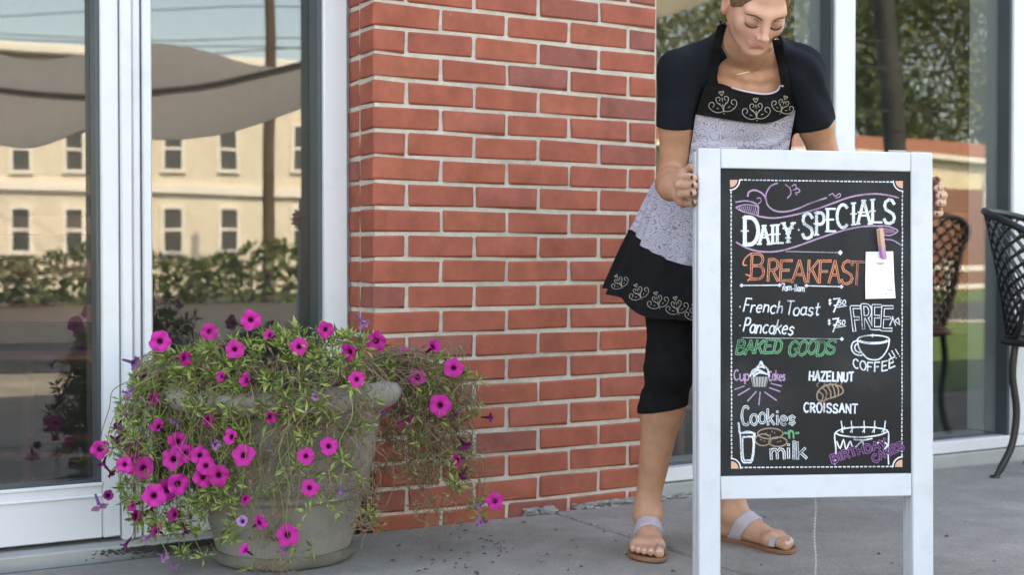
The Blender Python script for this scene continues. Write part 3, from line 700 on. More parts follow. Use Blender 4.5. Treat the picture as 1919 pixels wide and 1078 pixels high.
E = lambda cx, cy, rx, ry, a0, a1, n=8: [(cx+rx*math.cos(R(a0+(a1-a0)*i/n)), cy+ry*math.sin(R(a0+(a1-a0)*i/n))) for i in range(n+1)]
G = {
'A': [[(0,0),(.48,1)],[(.48,1),(1,0)],[(.2,.36),(.8,.36)]],
'B': [[(.08,0),(.08,1)],[(.08,1)]+E(.5,.765,.36,.235,90,-90)+[(.08,.53)],[(.08,.53)]+E(.55,.265,.4,.265,90,-90)+[(.08,0)]],
'C': [E(.55,.5,.5,.5,48,312,14)],
'D': [[(.08,0),(.08,1)],[(.08,1)]+E(.4,.5,.55,.5,90,-90,10)+[(.08,0)]],
'E': [[(.08,0),(.08,1)],[(.08,1),(.92,1)],[(.08,.52),(.72,.52)],[(.08,0),(.95,0)]],
'F': [[(.08,0),(.08,1)],[(.08,1),(.95,1)],[(.08,.52),(.7,.52)]],
'G': [E(.52,.5,.48,.5,48,330,14)+[(.95,.45),(.6,.45)]],
'H': [[(.06,0),(.06,1)],[(.94,0),(.94,1)],[(.06,.5),(.94,.5)]],
'I': [[(.5,0),(.5,1)]],
'K': [[(.08,0),(.08,1)],[(.92,1),(.1,.42)],[(.36,.6),(.96,0)]],
'L': [[(.1,0),(.1,1)],[(.1,0),(.95,0)]],
'M': [[(0,0),(.08,1),(.5,.3),(.92,1),(1,0)]],
'N': [[(.06,0),(.06,1)],[(.06,1),(.94,0)],[(.94,0),(.94,1)]],
'O': [E(.5,.5,.48,.5,90,450,16)],
'P': [[(.08,0),(.08,1)],[(.08,1)]+E(.5,.74,.4,.26,90,-90)+[(.08,.48)]],
'R': [[(.08,0),(.08,1)],[(.08,1)]+E(.5,.75,.4,.25,90,-90)+[(.08,.5)],[(.42,.5),(.98,0)]],
'S': [[(.92,.82),(.72,.97),(.45,1),(.16,.9),(.08,.74),(.2,.58),(.5,.5),(.82,.4),(.94,.24),(.82,.07),(.5,0),(.2,.03),(.04,.18)]],
'T': [[(.5,0),(.5,1)],[(0,1),(1,1)]],
'U': [[(.06,1),(.06,.3)]+E(.5,.3,.44,.3,180,360)+[(.94,1)]],
'Y': [[(.5,0),(.5,.45)],[(.5,.45),(0,1)],[(.5,.45),(1,1)]],
'Z': [[(.05,1),(.95,1),(.05,0),(.95,0)]],
'a': [E(.45,.3,.4,.3,20,380,12),[(.86,.6),(.84,.15),(1,0)]],
'c': [E(.5,.3,.45,.3,50,310,10)],
'e': [[(.08,.3),(.9,.34)]+E(.5,.3,.42,.3,10,310,12)],
'h': [[(.1,0),(.1,1)],[(.1,.35),(.35,.58),(.7,.55),(.82,.38),(.85,0)]],
'i': [[(.5,0),(.5,.58)],[(.5,.78),(.55,.84)]],
'k': [[(.1,0),(.1,1)],[(.85,.6),(.15,.26)],[(.4,.36),(.95,0)]],
'l': [[(.5,1),(.5,0)]],
'm': [[(.05,0),(.05,.6)],[(.05,.4),(.2,.58),(.4,.56),(.48,.4),(.48,0)],[(.48,.4),(.65,.58),(.85,.56),(.93,.4),(.95,0)]],
'n': [[(.1,0),(.1,.6)],[(.1,.38),(.35,.58),(.7,.55),(.84,.38),(.86,0)]],
'o': [E(.5,.3,.43,.3,90,450,12)],
'p': [[(.1,-.35),(.1,.6)],E(.5,.3,.4,.3,180,540,12)],
'r': [[(.15,0),(.15,.6)],[(.15,.36),(.45,.58),(.85,.55)]],
's': [[(.85,.5),(.5,.6),(.18,.5),(.25,.36),(.7,.26),(.82,.12),(.5,0),(.12,.08)]],
't': [[(.45,.95),(.42,.15),(.6,0),(.9,.08)],[(.05,.62),(.9,.66)]],
'u': [[(.1,.6),(.12,.15),(.4,0),(.75,.1),(.88,.3)],[(.88,.6),(.9,0)]],
'1': [[(.2,.75),(.55,1),(.55,0)]], '7': [[(.05,1),(.95,1),(.35,0)],[(.3,.5),(.8,.52)]],
'5': [[(.9,1),(.2,1),(.15,.58),(.6,.62),(.92,.35),(.7,.05),(.3,0),(.05,.12)]], '0': [E(.5,.5,.42,.5,90,450,14)],
'$': [[(.85,.75),(.5,.88),(.18,.72),(.5,.5),(.85,.3),(.5,.12),(.12,.25)],[(.5,1.05),(.5,-.05)]],
'-': [[(.15,.35),(.85,.35)]], '.': [[(.45,.02),(.55,.02)]], '!': [[(.5,1),(.42,.3)],[(.4,.04),(.42,.08)]], }
WID = {'i': .42, 'l': .35, 'I': .42, '1': .5, 'm': 1.5, 'M': 1.3, ' ': .55, 'L': .8, '!': .4, '-': .7, 'r': .75, 't': .75, '.': .4}
def lay(text, x0, y0, x1, y1, h, slant=0.0, gap=.22, hfun=None, bow=0.0):
    """letters of a line spread from (x0,y0) to (x1,y1) on the baseline, as lists of polylines in picture points"""
    tot = sum(WID.get(c, 1.0) for c in text) + gap*(len(text)-1); out = []; u = 0
    dx, dy = x1-x0, y1-y0; L = math.hypot(dx, dy); ex, ey = dx/L, dy/L; unit = L/tot
    for i, c in enumerate(text):
        wd = WID.get(c, 1.0)*unit
        if c in G:
            hh = h if hfun is None else h*hfun(i/(max(1, len(text)-1)))
            st = []; ja, jy, js = rnd.gauss(0,.035), rnd.gauss(0,.035)*hh, rnd.uniform(.94,1.07)
            for pl in G[c]:
                q = []
                for gx0, gy0 in pl:
                    gx, gy = gx0*js + ja*gy0 + rnd.gauss(0,.012), gy0*js - ja*gx0 + jy/hh + rnd.gauss(0,.010)
                    a = u*unit + gx*wd + gy*hh*slant; f = (u*unit + gx*wd)/L; b = gy*hh + bow*4*f*(1-f); 
                    q.append((x0+ex*a+ey*b, y0+ey*a-ex*b))
                st.append(q)
            out.append(st)
        u += WID.get(c, 1.0) + gap
    return out
def write(ck, text, x0, y0, x1, y1, h, wpx, layer=0, mi=0, inner=None, **kw):
    for st in lay(text, x0, y0, x1, y1, h, **kw):
        for pl in st:
            ck.stroke(pl, wpx, layer, mi=mi)
            if inner: ck.stroke(pl, inner[0], layer+2, mi=inner[1], rough=False)
# dashed border and corners
bd = Chalk()
cor = [(1369,339),(1692,339),(1690,875),(1371,878)]
def dashed(a, b, n, w_=2.2):
    for i in range(n):
        f0 = (i+.12)/n; f1 = (i+.68)/n; j = rnd.uniform(-.5,.5)
        bd.stroke([(a[0]+(b[0]-a[0])*f0+j*.6, a[1]+(b[1]-a[1])*f0+j*.4), (a[0]+(b[0]-a[0])*f1+j*.6, a[1]+(b[1]-a[1])*f1)], w_)
dashed((1387,337),(1675,341),40); dashed((1387,877),(1675,875),36); dashed((1370,357),(1371,860),66); dashed((1691,357),(1690,858),66)
bd.build('dashed_border', M['chalk_white'])
cc = Chalk()
for (cx_, cy_), a0 in zip(((1368,337),(1692,339),(1691,876),(1370,879)), (270, 180, 90, 0)):
    cc.fill([(cx_, cy_)] + arc(cx_, cy_, 14, 14, a0, a0+90, 8), 0, 1); cc.stroke(arc(cx_, cy_, 18, 19, a0, a0+90, 8), 2.4, 1, mi=0)
cc.build('corner_ornament', [M['chalk_white'], M['chalk_peach']])
def O2(x, y): return (1300 + x/3.477, 270 + y/3.477)       # points read off an enlargement of the heading
def O3(x, y): return (1300 + x/3.171, 560 + y/3.171)       # and of the lower half
S2 = lambda pts, k=4: [tuple(p)[:2] for p in smooth_line([O2(*p) for p in pts], k)]
S3 = lambda pts, k=4, closed=False: [tuple(p)[:2] for p in smooth_line([O3(*p) for p in pts], k, closed)]
# banner
bn = Chalk()
for pts, w_ in (([(420,470),(520,482),(640,465),(780,430),(900,388),(1020,345),(1150,325),(1250,330),(1335,350)], 2.6), ([(278,640),(340,675),(430,700),(540,700),(660,670),(800,620),(950,570),(1080,540),(1180,533)], 2.8),
    ([(275,378),(340,370),(400,385),(420,410),(418,465)], 2.6), ([(275,412),(330,395),(400,400),(420,415)],2.2), ([(275,415),(320,440),(380,455),(418,468)],2.2),
    ([(1180,535),(1260,535),(1330,565),(1280,595),(1230,590)],2.4), ([(1235,620),(1290,625),(1330,645),(1355,662)],2.0),
    ([(865,350),(760,385),(680,420),(600,440),(530,435),(480,395),(470,330),(500,275),(545,255)],2.8), ([(352,340),(360,312),(400,300),(450,325),(475,372)],2.8),
    ([(595,262),(628,290),(632,325),(610,352)],2.3), ([(640,275),(660,262),(668,285),(650,300),(680,290),(690,310),(665,318),(672,332)],2.0),
    ([(880,335),(905,322),(920,340),(950,322),(955,340),(925,352)],1.8), ([(412,355),(430,350),(440,372),(420,388)],1.8)):
    bn.stroke(S2(pts), w_*rnd.uniform(.9,1.1))
for i in range(9): bn.stroke(S2([(295+i*13, 408-i*.8), (305+i*13, 430+i*3.0)], 2), 1.3)
for i in range(8): bn.stroke(S2([(1205+i*13, 540+i*2), (1235+i*11, 585-i*1.5)], 2), 1.3)
bn.build('banner_scroll', M['chalk_pink'], 'violet chalk ribbon and scrolls around the heading')
# DAILY SPECIALS, letter by letter
hd = Chalk()
for c, x0, x1, ya, yb, sk in (('D',325,425,478,655,-.02),('A',427,492,532,652,0),('I',500,528,530,648,0),('L',540,585,527,645,0),('Y',583,648,515,640,0),
    ('S',706,778,452,615,0),('P',795,855,447,592,0),('E',868,928,422,568,0),('C',930,1008,395,545,0),('I',1022,1060,385,525,0),('A',1068,1150,368,520,0),('L',1158,1230,362,510,0),('S',1238,1312,362,518,0)):
    thick = 7.2 if c == 'D' else 5.6
    for pl in G[c]:
        q = [O2(x0+gx*(x1-x0), yb-gy*(yb-ya)) for gx, gy in pl]; straight = len(q) == 2
        vert = straight and abs(q[0][1]-q[1][1]) > abs(q[0][0]-q[1][0])
        hd.stroke(q, thick if (vert or not straight) else 3.6, 1, rough=False)
        if vert:
            for e in (q[0], q[1]): hd.stroke([(e[0]-4.2, e[1]+.4), (e[0]+4.2, e[1]-.4)], 3.0, 2)
            mx_, my_ = (q[0][0]+q[1][0])/2, (q[0][1]+q[1][1])/2; hd.stroke([(mx_-thick*.95, my_), (mx_+thick*.95, my_)], 2.6, 2)
hd.fill(arc(*O2(684,558), 1.8, 2.4, 0, 360, 8)[:-1], 1)
hd.build('heading_lettering', M['chalk_white'], 'DAILY SPECIALS in heavy white chalk capitals')
bk = Chalk()
for c, x0, x1, ya, yb in (('B',365,458,716,880),('R',478,550,752,892),('E',556,640,760,890),('A',640,728,760,902),('K',738,812,758,900),('F',812,890,762,905),('A',880,950,762,905),('S',958,1035,762,912),('T',1012,1108,768,918)):
    for pl in G[c]:
        q = [O2(x0+gx*(x1-x0)+gy*8, yb-gy*(yb-ya)) for gx, gy in pl]
        bk.stroke(q, 4.6, 0); bk.stroke(q, 1.5, 2, mi=1, rough=False)
bk.stroke(S2([(430,720),(380,712),(335,745),(322,785),(345,790)]), 2.4); bk.stroke(S2([(340,850),(370,865),(352,893)]), 2.4)
bk.build('breakfast_lettering', [M['chalk_orange'], M['slate']], 'BREAKFAST in orange outlined chalk capitals')
# arrows and hours
ar = Chalk()
def arrow(x0, y0, x1, y1, w_=1.5, mi=0, both=False):
    ar.stroke([O2(x0,y0), O2(x1,y1)], w_, mi=mi)
    for (a, b) in ([(x1,y1)] + ([(x0,y0)] if both else [])):
        ar.fill([O2(a-16,b), O2(a,b-18), O2(a+16,b), O2(a,b+18)], 1, 1); ar.stroke([O2(a-20,b-14), O2(a+4,b)], 1.4, 1, 1); ar.stroke([O2(a-20,b+14), O2(a+4,b)], 1.4, 1, 1)
arrow(600,700,955,708); ar.stroke([O2(312,922), O2(560,920)], 2.2, mi=1); ar.stroke([O2(735,924), O2(965,930)], 2.2, mi=1)
for a, b in ((312,922),(962,930),(735,924),(560,920)): ar.fill([O2(a-15,b), O2(a,b-14), O2(a+15,b), O2(a,b+14)], 1, 1)
write(ar, '7am-11am', *O2(572,955), *O2(722,960), 13, 2.0, mi=1, gap=.12)
a0 = O3(285,232); a1 = O3(880,240); ar.stroke([a0, a1], 1.4); ar.fill([(a1[0]-4,a1[1]),(a1[0],a1[1]-4),(a1[0]+4,a1[1]),(a1[0],a1[1]+4)], 1, 1)
ar.fill(arc(*O3(275,48),2,2,0,360,8)[:-1]); ar.fill(arc(*O3(275,160),2,2,0,360,8)[:-1])
ar.build('chalk_arrow', [M['chalk_grey'], M['chalk_white']])
mn = Chalk()
write(mn, 'French', *O3(292,78), *O3(528,92), 24, 2.6, slant=.16, gap=.14); write(mn, 'Toast', *O3(545,92), *O3(745,96), 24, 2.6, slant=.16, gap=.14)
write(mn, 'Pancakes', *O3(292,196), *O3(590,216), 25, 2.7, slant=.16, gap=.14)
for dy in (0, 120):
    x = -4 if dy else 0
    write(mn, '$', *O3(800+x,36+dy), *O3(818+x,36+dy), 10, 2.0); write(mn, '7', *O3(818+x,82+dy), *O3(855+x,80+dy), 24, 2.8, slant=.2); write(mn, '50', *O3(858+x,40+dy), *O3(905+x,34+dy), 9, 1.9, slant=.2); mn.stroke([O3(852+x,52+dy), O3(908+x,42+dy)], 1.5)
mn.build('menu_lettering', M['chalk_white'], 'French Toast and Pancakes with prices in white chalk')
bg_ = Chalk(); write(bg_, 'BAKED', *O3(248,328), *O3(520,320), 25, 4.8, slant=.22, inner=(1.3,1), gap=.1); write(bg_, 'GOODS', *O3(560,336), *O3(835,326), 25, 4.8, slant=.22, inner=(1.3,1), gap=.1)
bg_.build('baked_goods_lettering', [M['chalk_green'], M['slate']], 'BAKED GOODS in green outlined chalk capitals')
fc = Chalk()
for c, x0, x1, yb, hh, sk in (('F',950,1005,190,44,-.25),('R',1005,1060,178,44,-.12),('E',1062,1115,176,42,0),('E',1112,1178,184,42,.12)):
    for pl in G[c]:
        q = [(O3(x0,yb)[0]+gx*(x1-x0)/3.171+gy*hh*sk*.5, O3(x0,yb)[1]-gy*hh) for gx, gy in pl]; fc.stroke(q, 6.6, 0); fc.stroke(q, 3.4, 2, mi=1, rough=False)
for pts in ([(1165,160),(1185,110)],[(1180,105),(1200,160)],[(1165,110),(1225,155)],[(1190,140),(1215,115),(1222,145)]): fc.stroke(S3(pts,2), 2.0)
for pl in (arc(*O3(1068,243), 30, 8, 0, 360, 20), S3([(972,245),(985,300),(1020,345),(1050,362),(1095,362),(1130,335),(1155,290),(1163,245)]), S3([(975,248),(945,262),(938,300),(960,330),(1000,338)]), S3([(975,268),(958,280),(962,308),(990,322)]), arc(*O3(1068,246), 25, 5, 180, 360, 12)): fc.stroke(pl, 2.6)
fc.stroke([O3(1062,210), O3(1062,228)], 1.8)
write(fc, 'COFFEE', *O3(945,402), *O3(1195,408), 17, 2.5, bow=-9, gap=.18); write(fc, '!!!', *O3(1180,372), *O3(1232,340), 17, 2.0)
fc.build('free_coffee_drawing', [M['chalk_white'], M['slate']], 'FREE COFFEE with a cup in white chalk')
cu = Chalk(); write(cu, 'Cup', *O3(240,490), *O3(330,490), 20, 2.4, mi=0, gap=.1); write(cu, 'Cakes', *O3(448,488), *O3(545,486), 18, 2.4, mi=0, gap=.08)
for a, b in (((300,520),(245,540)),((332,535),(264,575)),((372,552),(320,610)),((395,555),(387,632)),((422,556),(492,605)),((450,530),(512,552)),((460,505),(522,520))): cu.stroke([O3(*a), O3(*b)], 2.2, mi=0)
for pts in ([(335,462),(350,430),(372,415),(390,395),(400,376),(412,398),(435,415),(445,440),(448,462)], [(350,450),(380,425),(420,440)], [(372,420),(400,405),(420,412)], [(355,462),(390,440),(440,450)]): cu.stroke(S3(pts), 3.4, mi=1)
cu.fill([O3(338,465), O3(446,465), O3(430,525), O3(352,525)], 0, 2)
for i in range(6): cu.stroke([O3(345+i*19,467), O3(356+i*14,524)], 1.2, 2, mi=3)
cu.build('cupcake_drawing', [M['chalk_pink'], M['chalk_white'], M['chalk_grey'], M['slate']], 'cup cakes lettering and cupcake with rays in chalk')
hz = Chalk(); write(hz, 'HAZELNUT', *O3(686,486), *O3(950,492), 17, 3.4, gap=.28); write(hz, 'CROISSANT', *O3(654,676), *O3(972,682), 17, 3.2, gap=.28)
for pts in ([(735,600),(735,560),(775,520),(830,510),(880,530),(885,560),(850,580),(800,595),(765,612),(735,600)], [(765,530),(790,560),(780,605)], [(790,518),(812,550),(815,595)], [(820,510),(835,545),(840,588)], [(850,518),(860,545),(858,578)], [(745,555),(768,575),(760,610)]): hz.stroke(S3(pts), 2.4, mi=1)
for x in (738,780,810,845,880): hz.stroke(S3([(x,525),(x-6,510),(x+6,500)],3), 1.2, mi=1)
hz.build('croissant_drawing', [M['chalk_white'], M['chalk_brown']], 'HAZELNUT CROISSANT with a tan croissant in chalk')
ck = Chalk(); write(ck, 'Cookies', *O3(285,752), *O3(608,745), 33, 4.4, inner=(1.5,1), gap=.12, hfun=lambda f: 1.0-.18*f); write(ck, 'milk', *O3(455,950), *O3(672,950), 31, 5.2, inner=(1.8,1), gap=.12)
write(ck, '-n-', *O3(535,828), *O3(628,826), 24, 3.6, mi=2, gap=.1)
for pts in ([(268,740),(278,830),(285,960),(320,975),(350,960),(362,830),(355,800),(280,800)], [(290,828),(295,950),(320,960),(345,950),(352,828),(290,828)], [(265,738),(272,800)], [(285,800),(320,790),(355,800),(350,820),(290,822)]): ck.stroke(S3(pts,3), 2.6)
for cx_, cy_, rx, ry in ((455,803,24,10),(412,840,15,11),(500,852,17,9)): ck.stroke(arc(*O3(cx_,cy_), rx, ry, 0, 360, 18), 2.2, mi=3)
for x, y in ((430,800),(455,810),(480,798),(465,790),(400,840),(420,848),(500,852),(515,848)): ck.fill(arc(*O3(x,y),1.3,1.3,0,360,6)[:-1], 0, 3)
ck.build('cookies_and_milk_drawing', [M['chalk_white'], M['slate'], M['chalk_green'], M['chalk_brown']], 'Cookies n milk lettering with glass and cookies in chalk')
cr_ = Chalk()
for pts in ([(838,985),(845,900),(838,830),(845,795),(900,772),(990,765),(1080,768),(1150,785),(1158,830),(1155,900),(1158,985)], [(845,800),(880,815),(990,825),(1100,812),(1155,790)], [(950,838),(1010,842),(1060,832)], [(850,850),(870,890),(890,840),(905,895),(930,850),(950,890),(1000,850),(1010,880)], [(1090,860),(1120,850),(1150,870),(1130,900)]): cr_.stroke(S3(pts), 2.6)
for x, t_ in ((882,-6),(938,-2),(1010,2),(1068,8),(1125,14)): cr_.stroke([O3(x+4,798), O3(x+t_,728)], 2.0); cr_.stroke([O3(x-8,795), O3(x+14,760)], 1.5)
cr_.build('cake_drawing', M['chalk_white'], 'birthday cake with candles in white chalk')
bc = Chalk(); write(bc, 'BIRTHDAY', *O3(822,976), *O3(1150,878), 14.5, 5.0, layer=4, inner=(2.0,1), gap=.2); write(bc, 'CAKES', *O3(1072,976), *O3(1248,890), 14, 4.8, layer=4, inner=(1.9,1), gap=.2)
bc.build('birthday_cakes_lettering', [M['chalk_violet'], M['slate']], 'BIRTHDAY CAKES in violet outlined chalk capitals')
# ---- note and clothes peg
M['paper'] = basic('white paper', (.80,.80,.85), .8, var=.02); M['ink'] = basic('grey ink', (.35,.35,.38), .8)
def peg_mat():
    m, nd, lk, b = newmat('dyed peg wood'); b.inputs['Roughness'].default_value=.6
    tc = N(nd,'ShaderNodeTexCoord'); sx = N(nd,'ShaderNodeSeparateXYZ'); lk.new(tc.outputs['Generated'], sx.inputs[0]); cr = N(nd,'ShaderNodeValToRGB'); lk.new(sx.outputs['Z'], cr.inputs[0])
    e = cr.color_ramp.elements; e[0].position=.12; e[0].color=(.42,.18,.42,1); e[1].position=.62; e[1].color=(.60,.36,.25,1); lk.new(cr.outputs[0], b.inputs['Base Color']); return m
nb = MB(); P = []
c4 = [O2(1118,703), O2(1296,700), O2(1307,1005), O2(1112,1010)]; L4 = [sp_b(*p) for p in c4]
for i in range(13):
    f = i/12; row = []
    for j in range(7):
        h_ = j/6; p = (L4[0].lerp(L4[1], h_)).lerp(L4[3].lerp(L4[2], h_), f); row.append(TS @ Vector((p.x, BOARD_Y-.003-.010*max(0, f-.55)**1.4-.003*math.sin(h_*3.1)*f, p.y)))
    P.append(row)
nb.grid(P); nb.grid([[p + (TS.to_3x3() @ Vector((0,.0004,0))) for p in r_] for r_ in P])
note = nb.build('paper_note', M['paper'], None, 60, loc=TS @ Vector((L4[3].x, 0, L4[3].y)))
tag(note, 'small white paper note pegged to the chalkboard', 'note')
lb = MB()
for (x0,y0,x1,y1) in ((1180,774,1235,776),(1195,780,1225,781),(1248,950,1282,952),(1205,978,1215,979),(1232,976,1248,977),(1258,978,1280,979)):
    a_, b_ = sp_b(*O2(x0,y0)), sp_b(*O2(x1,y1+4)); yy = BOARD_Y-.0078-.0095*max(0,(y0-700)/305-.5)**1.4; lb.add([TS @ Vector((a_.x,yy,a_.y)), TS @ Vector((b_.x,yy,a_.y)), TS @ Vector((b_.x,yy,b_.y)), TS @ Vector((a_.x,yy,b_.y))], [(0,1,2,3)])
lb.build('printed_line', M['ink'], note)
pa, pb = sp_b(*O2(1200,552)), sp_b(*O2(1222,752)); M['peg'] = peg_mat()
peg = thing('clothes_peg', TS @ Vector((pb.x, 0, pb.y)), 'wooden clothes peg dyed violet at its tip, clipping the note', 'clothes peg')
ax = Vector((pa.x-pb.x, 0, pa.y-pb.y)); ln = ax.length; tilt = math.atan2(ax.x, ax.z)
TP = TS @ Matrix.Translation((pb.x, 0, pb.y)) @ Matrix.Rotation(tilt, 4, 'Y')
q = MB(); q.box(-.0048,.0048,-.012,-.0065,0,ln,TP,c=.0012); q.build('front_half', M['peg'], peg)
q = MB(); q.box(-.0048,.0048,-.0010,.0052,ln*.05,ln,TP,c=.0012); q.build('rear_half', M['peg'], peg)
q = MB(); q.tube([TP @ Vector((-.0065,-.006,ln*.42)), TP @ Vector((.0065,-.006,ln*.42))], .0028, 8); q.build('spring', M['kerb'], peg)

# ================================================================== BLACK METAL CHAIR
M['black_metal'] = basic('black coated metal', (.012,.012,.013), .42, var=.3, scale=20)
def metal_chair(cx, cy, face, label, mat=None):
    """round seat, curved lattice back, four splayed S-shaped legs; face = direction the sitter looks"""
    o = thing('patio_chair', (cx, cy, 0), label, 'chair', None); m_ = mat or M['black_metal']
    T = Matrix.Translation((cx, cy, 0)) @ Matrix.Rotation(face, 4, 'Z')       # +x = forward
    def bs(a, f):          # point on the back surface: a in -1..1 across, f 0..1 up
        th = math.pi + a*R(82); top = .885 - .10*abs(a)**2.2; r_ = .205 + .075*f**1.2 ; w_ = .55 + .45*min(1, f*1.25)**.8
        th = math.pi + a*R(82)*w_; return T @ Vector((r_*math.cos(th), r_*math.sin(th), .46 + (top-.46)*f))
    q = MB(); q.tube([bs(-1+2*i/28, 1) for i in range(29)], .012, 8); q.tube([bs(-1,f/12) for f in range(13)], .010, 8); q.tube([bs(1,f/12) for f in range(13)], .010, 8); q.tube([bs(-1+2*i/20, .0) for i in range(21)], .009, 8); q.build('back_frame', m_, o, 60)
    def clip(pts): return pts
    n = 10
    for sgn in (-1, 1):
        for k in range(-n, n+1):
            pts = []
            for i in range(17):
                f = i/16; a = k/n*1.0*1.55 + sgn*(f-.5)*1.25
                if -1 <= a <= 1: pts.append(bs(a, f))
            if len(pts) > 2: q = MB(); q.tube(pts, .0058, 5, flat=.7); q.build('lattice_bar', m_, o, 60)
    q = MB(); q.tube([T @ Vector((.215*math.cos(2*math.pi*i/32), .215*math.sin(2*math.pi*i/32), .445)) for i in range(33)], .012, 8, cap=False); q.build('seat_ring', m_, o, 60)
    for ang in (0, 90):
        for k in range(-5, 6):
            y = k*.038; h = math.sqrt(max(0, .21**2-y*y)); c_, s_ = math.cos(R(ang+45)), math.sin(R(ang+45))
            q = MB(); q.tube([T @ Vector((c_*x-s_*y, s_*x+c_*y, .445)) for x in (-h, 0, h)], .006, 5, flat=.6); q.build('seat_bar', m_, o)
    for a in (45, 135, 225, 315):
        u = Vector((math.cos(R(a)), math.sin(R(a)), 0)); q = MB()
        q.tube(smooth_line([T @ (u*r_ + Vector((0,0,z))) for r_, z in ((.205,.445),(.215,.34),(.20,.22),(.215,.11),(.255,.03),(.272,.004))], 4), [.0125]*17+[.010]*4, 8); q.build('leg', m_, o, 60)
        q = MB(); q.lathe([(.001,.012),(.016,.010),(.017,.0)], T @ (u*.274), 10); q.build('foot_pad', m_, o)
    return o
metal_chair(1.855, 4.27, math.atan2(-.6, .8), 'black metal patio chair with curved lattice back at the right edge')
ic = W(s_at(1768, .48), .48, 0); M['brown_metal'] = basic('brown coated metal', (.30,.115,.05), .4, var=.2, scale=20); metal_chair(ic.x, ic.y, math.atan2(-WT.y, -WT.x)+2.3, 'brown lattice back chair inside, seen through the glass right of the sign', M['brown_metal'])

# ================================================================== PLANTER
M['pot'] = basic('weathered grey clay', (.235,.215,.190), .9, var=.14, scale=9, bump=.45, bscale=70, dirt=(.10,.092,.08,.75), dscale=7)
M['pot_base'] = basic('stained pot foot', (.13,.12,.095), .95, var=.25, scale=14, bump=.5, dirt=(.05,.05,.035,.8), dscale=16)
PC = Vector((-.548, 3.10, 0)); HP = .425
pot = thing('flower_pot', PC, 'large weathered grey clay flower pot beside the brick corner', 'flower pot')
q = MB(); q.lathe([(.160,.030),(.168,.06),(.182,.11),(.189,.150),(.191,.153),(.201,.156),(.206,.163),(.206,.170),(.199,.175),(.203,.180),(.206,.186),(.204,.193),(.214,.235),(.225,.29),(.234,.34),(.240,.375)], PC, 72); q.build('body', M['pot'], pot, 50)
q = MB(); q.lathe([(.120,.001),(.160,.001),(.167,.008),(.168,.024),(.162,.030)], PC, 60); q.build('foot', M['pot_base'], pot, 50)
wob = lambda th, z, r_: .024*(abs(math.sin(th*5.0+.5))**.6)*(1 if r_ > .25 else 0)
q = MB(); q.lathe([(.238,.372),(.252,.370),(.266,.377),(.276,.392),(.278,.408),(.268,.422),(.250,.428),(.232,.424),(.222,.41),(.222,.36)], PC, 100, wob=wob); q.build('rolled_rim', M['pot'], pot, 60)
q = MB(); q.lathe([(.226,.395),(.15,.405),(.001,.408)], PC, 40, wob=lambda th,z,r_: .0); q.build('soil', M['dirt'], pot, 60)

# ================================================================== PETUNIA
M['leaf_green'] = leaf_mat('petunia leaf', (.17,.25,.05), (.40,.46,.15)); M['leaf_dark'] = leaf_mat('older petunia leaf', (.08,.13,.035), (.20,.26,.08))
M['stem_green'] = basic('green stem', (.16,.19,.06), .7, var=.25); M['stem_dry'] = basic('dry stem', (.20,.145,.085), .9, var=.4, scale=40)
def petal_mat(name, a, b, th):
    """petal colour with the dark throat petunias have"""
    m, nd, lk, p = newmat(name); out = nd['Material Output']; at_ = N(nd,'ShaderNodeAttribute'); at_.attribute_name='throat'
    oi = N(nd,'ShaderNodeObjectInfo'); mx = N(nd,'ShaderNodeMix', data_type='RGBA'); lk.new(oi.outputs['Random'], mx.inputs[0]); mx.inputs[6].default_value=(*a,1); mx.inputs[7].default_value=(*b,1)
    m2 = N(nd,'ShaderNodeMix', data_type='RGBA'); lk.new(at_.outputs['Fac'], m2.inputs[0]); lk.new(mx.outputs[2], m2.inputs[6]); m2.inputs[7].default_value=(*th,1)
    p.inputs['Roughness'].default_value=.6; p.inputs['Specular IOR Level'].default_value=.3; lk.new(m2.outputs[2], p.inputs['Base Color'])
    tl = N(nd,'ShaderNodeBsdfTranslucent'); lk.new(m2.outputs[2], tl.inputs[0]); ms = N(nd,'ShaderNodeMixShader'); ms.inputs[0].default_value=.3
    lk.new(p.outputs[0], ms.inputs[1]); lk.new(tl.outputs[0], ms.inputs[2]); lk.new(ms.outputs[0], out.inputs[0]); return m
M['petal'] = petal_mat('magenta petal', (.44,.012,.20), (.66,.028,.36), (.16,.0,.08)); M['petal_lilac'] = petal_mat('faded lilac petal', (.36,.15,.40), (.46,.25,.50), (.2,.06,.22)); M['petal_dark'] = petal_mat('folded purple petal', (.16,.012,.12), (.25,.015,.15), (.06,0,.03))
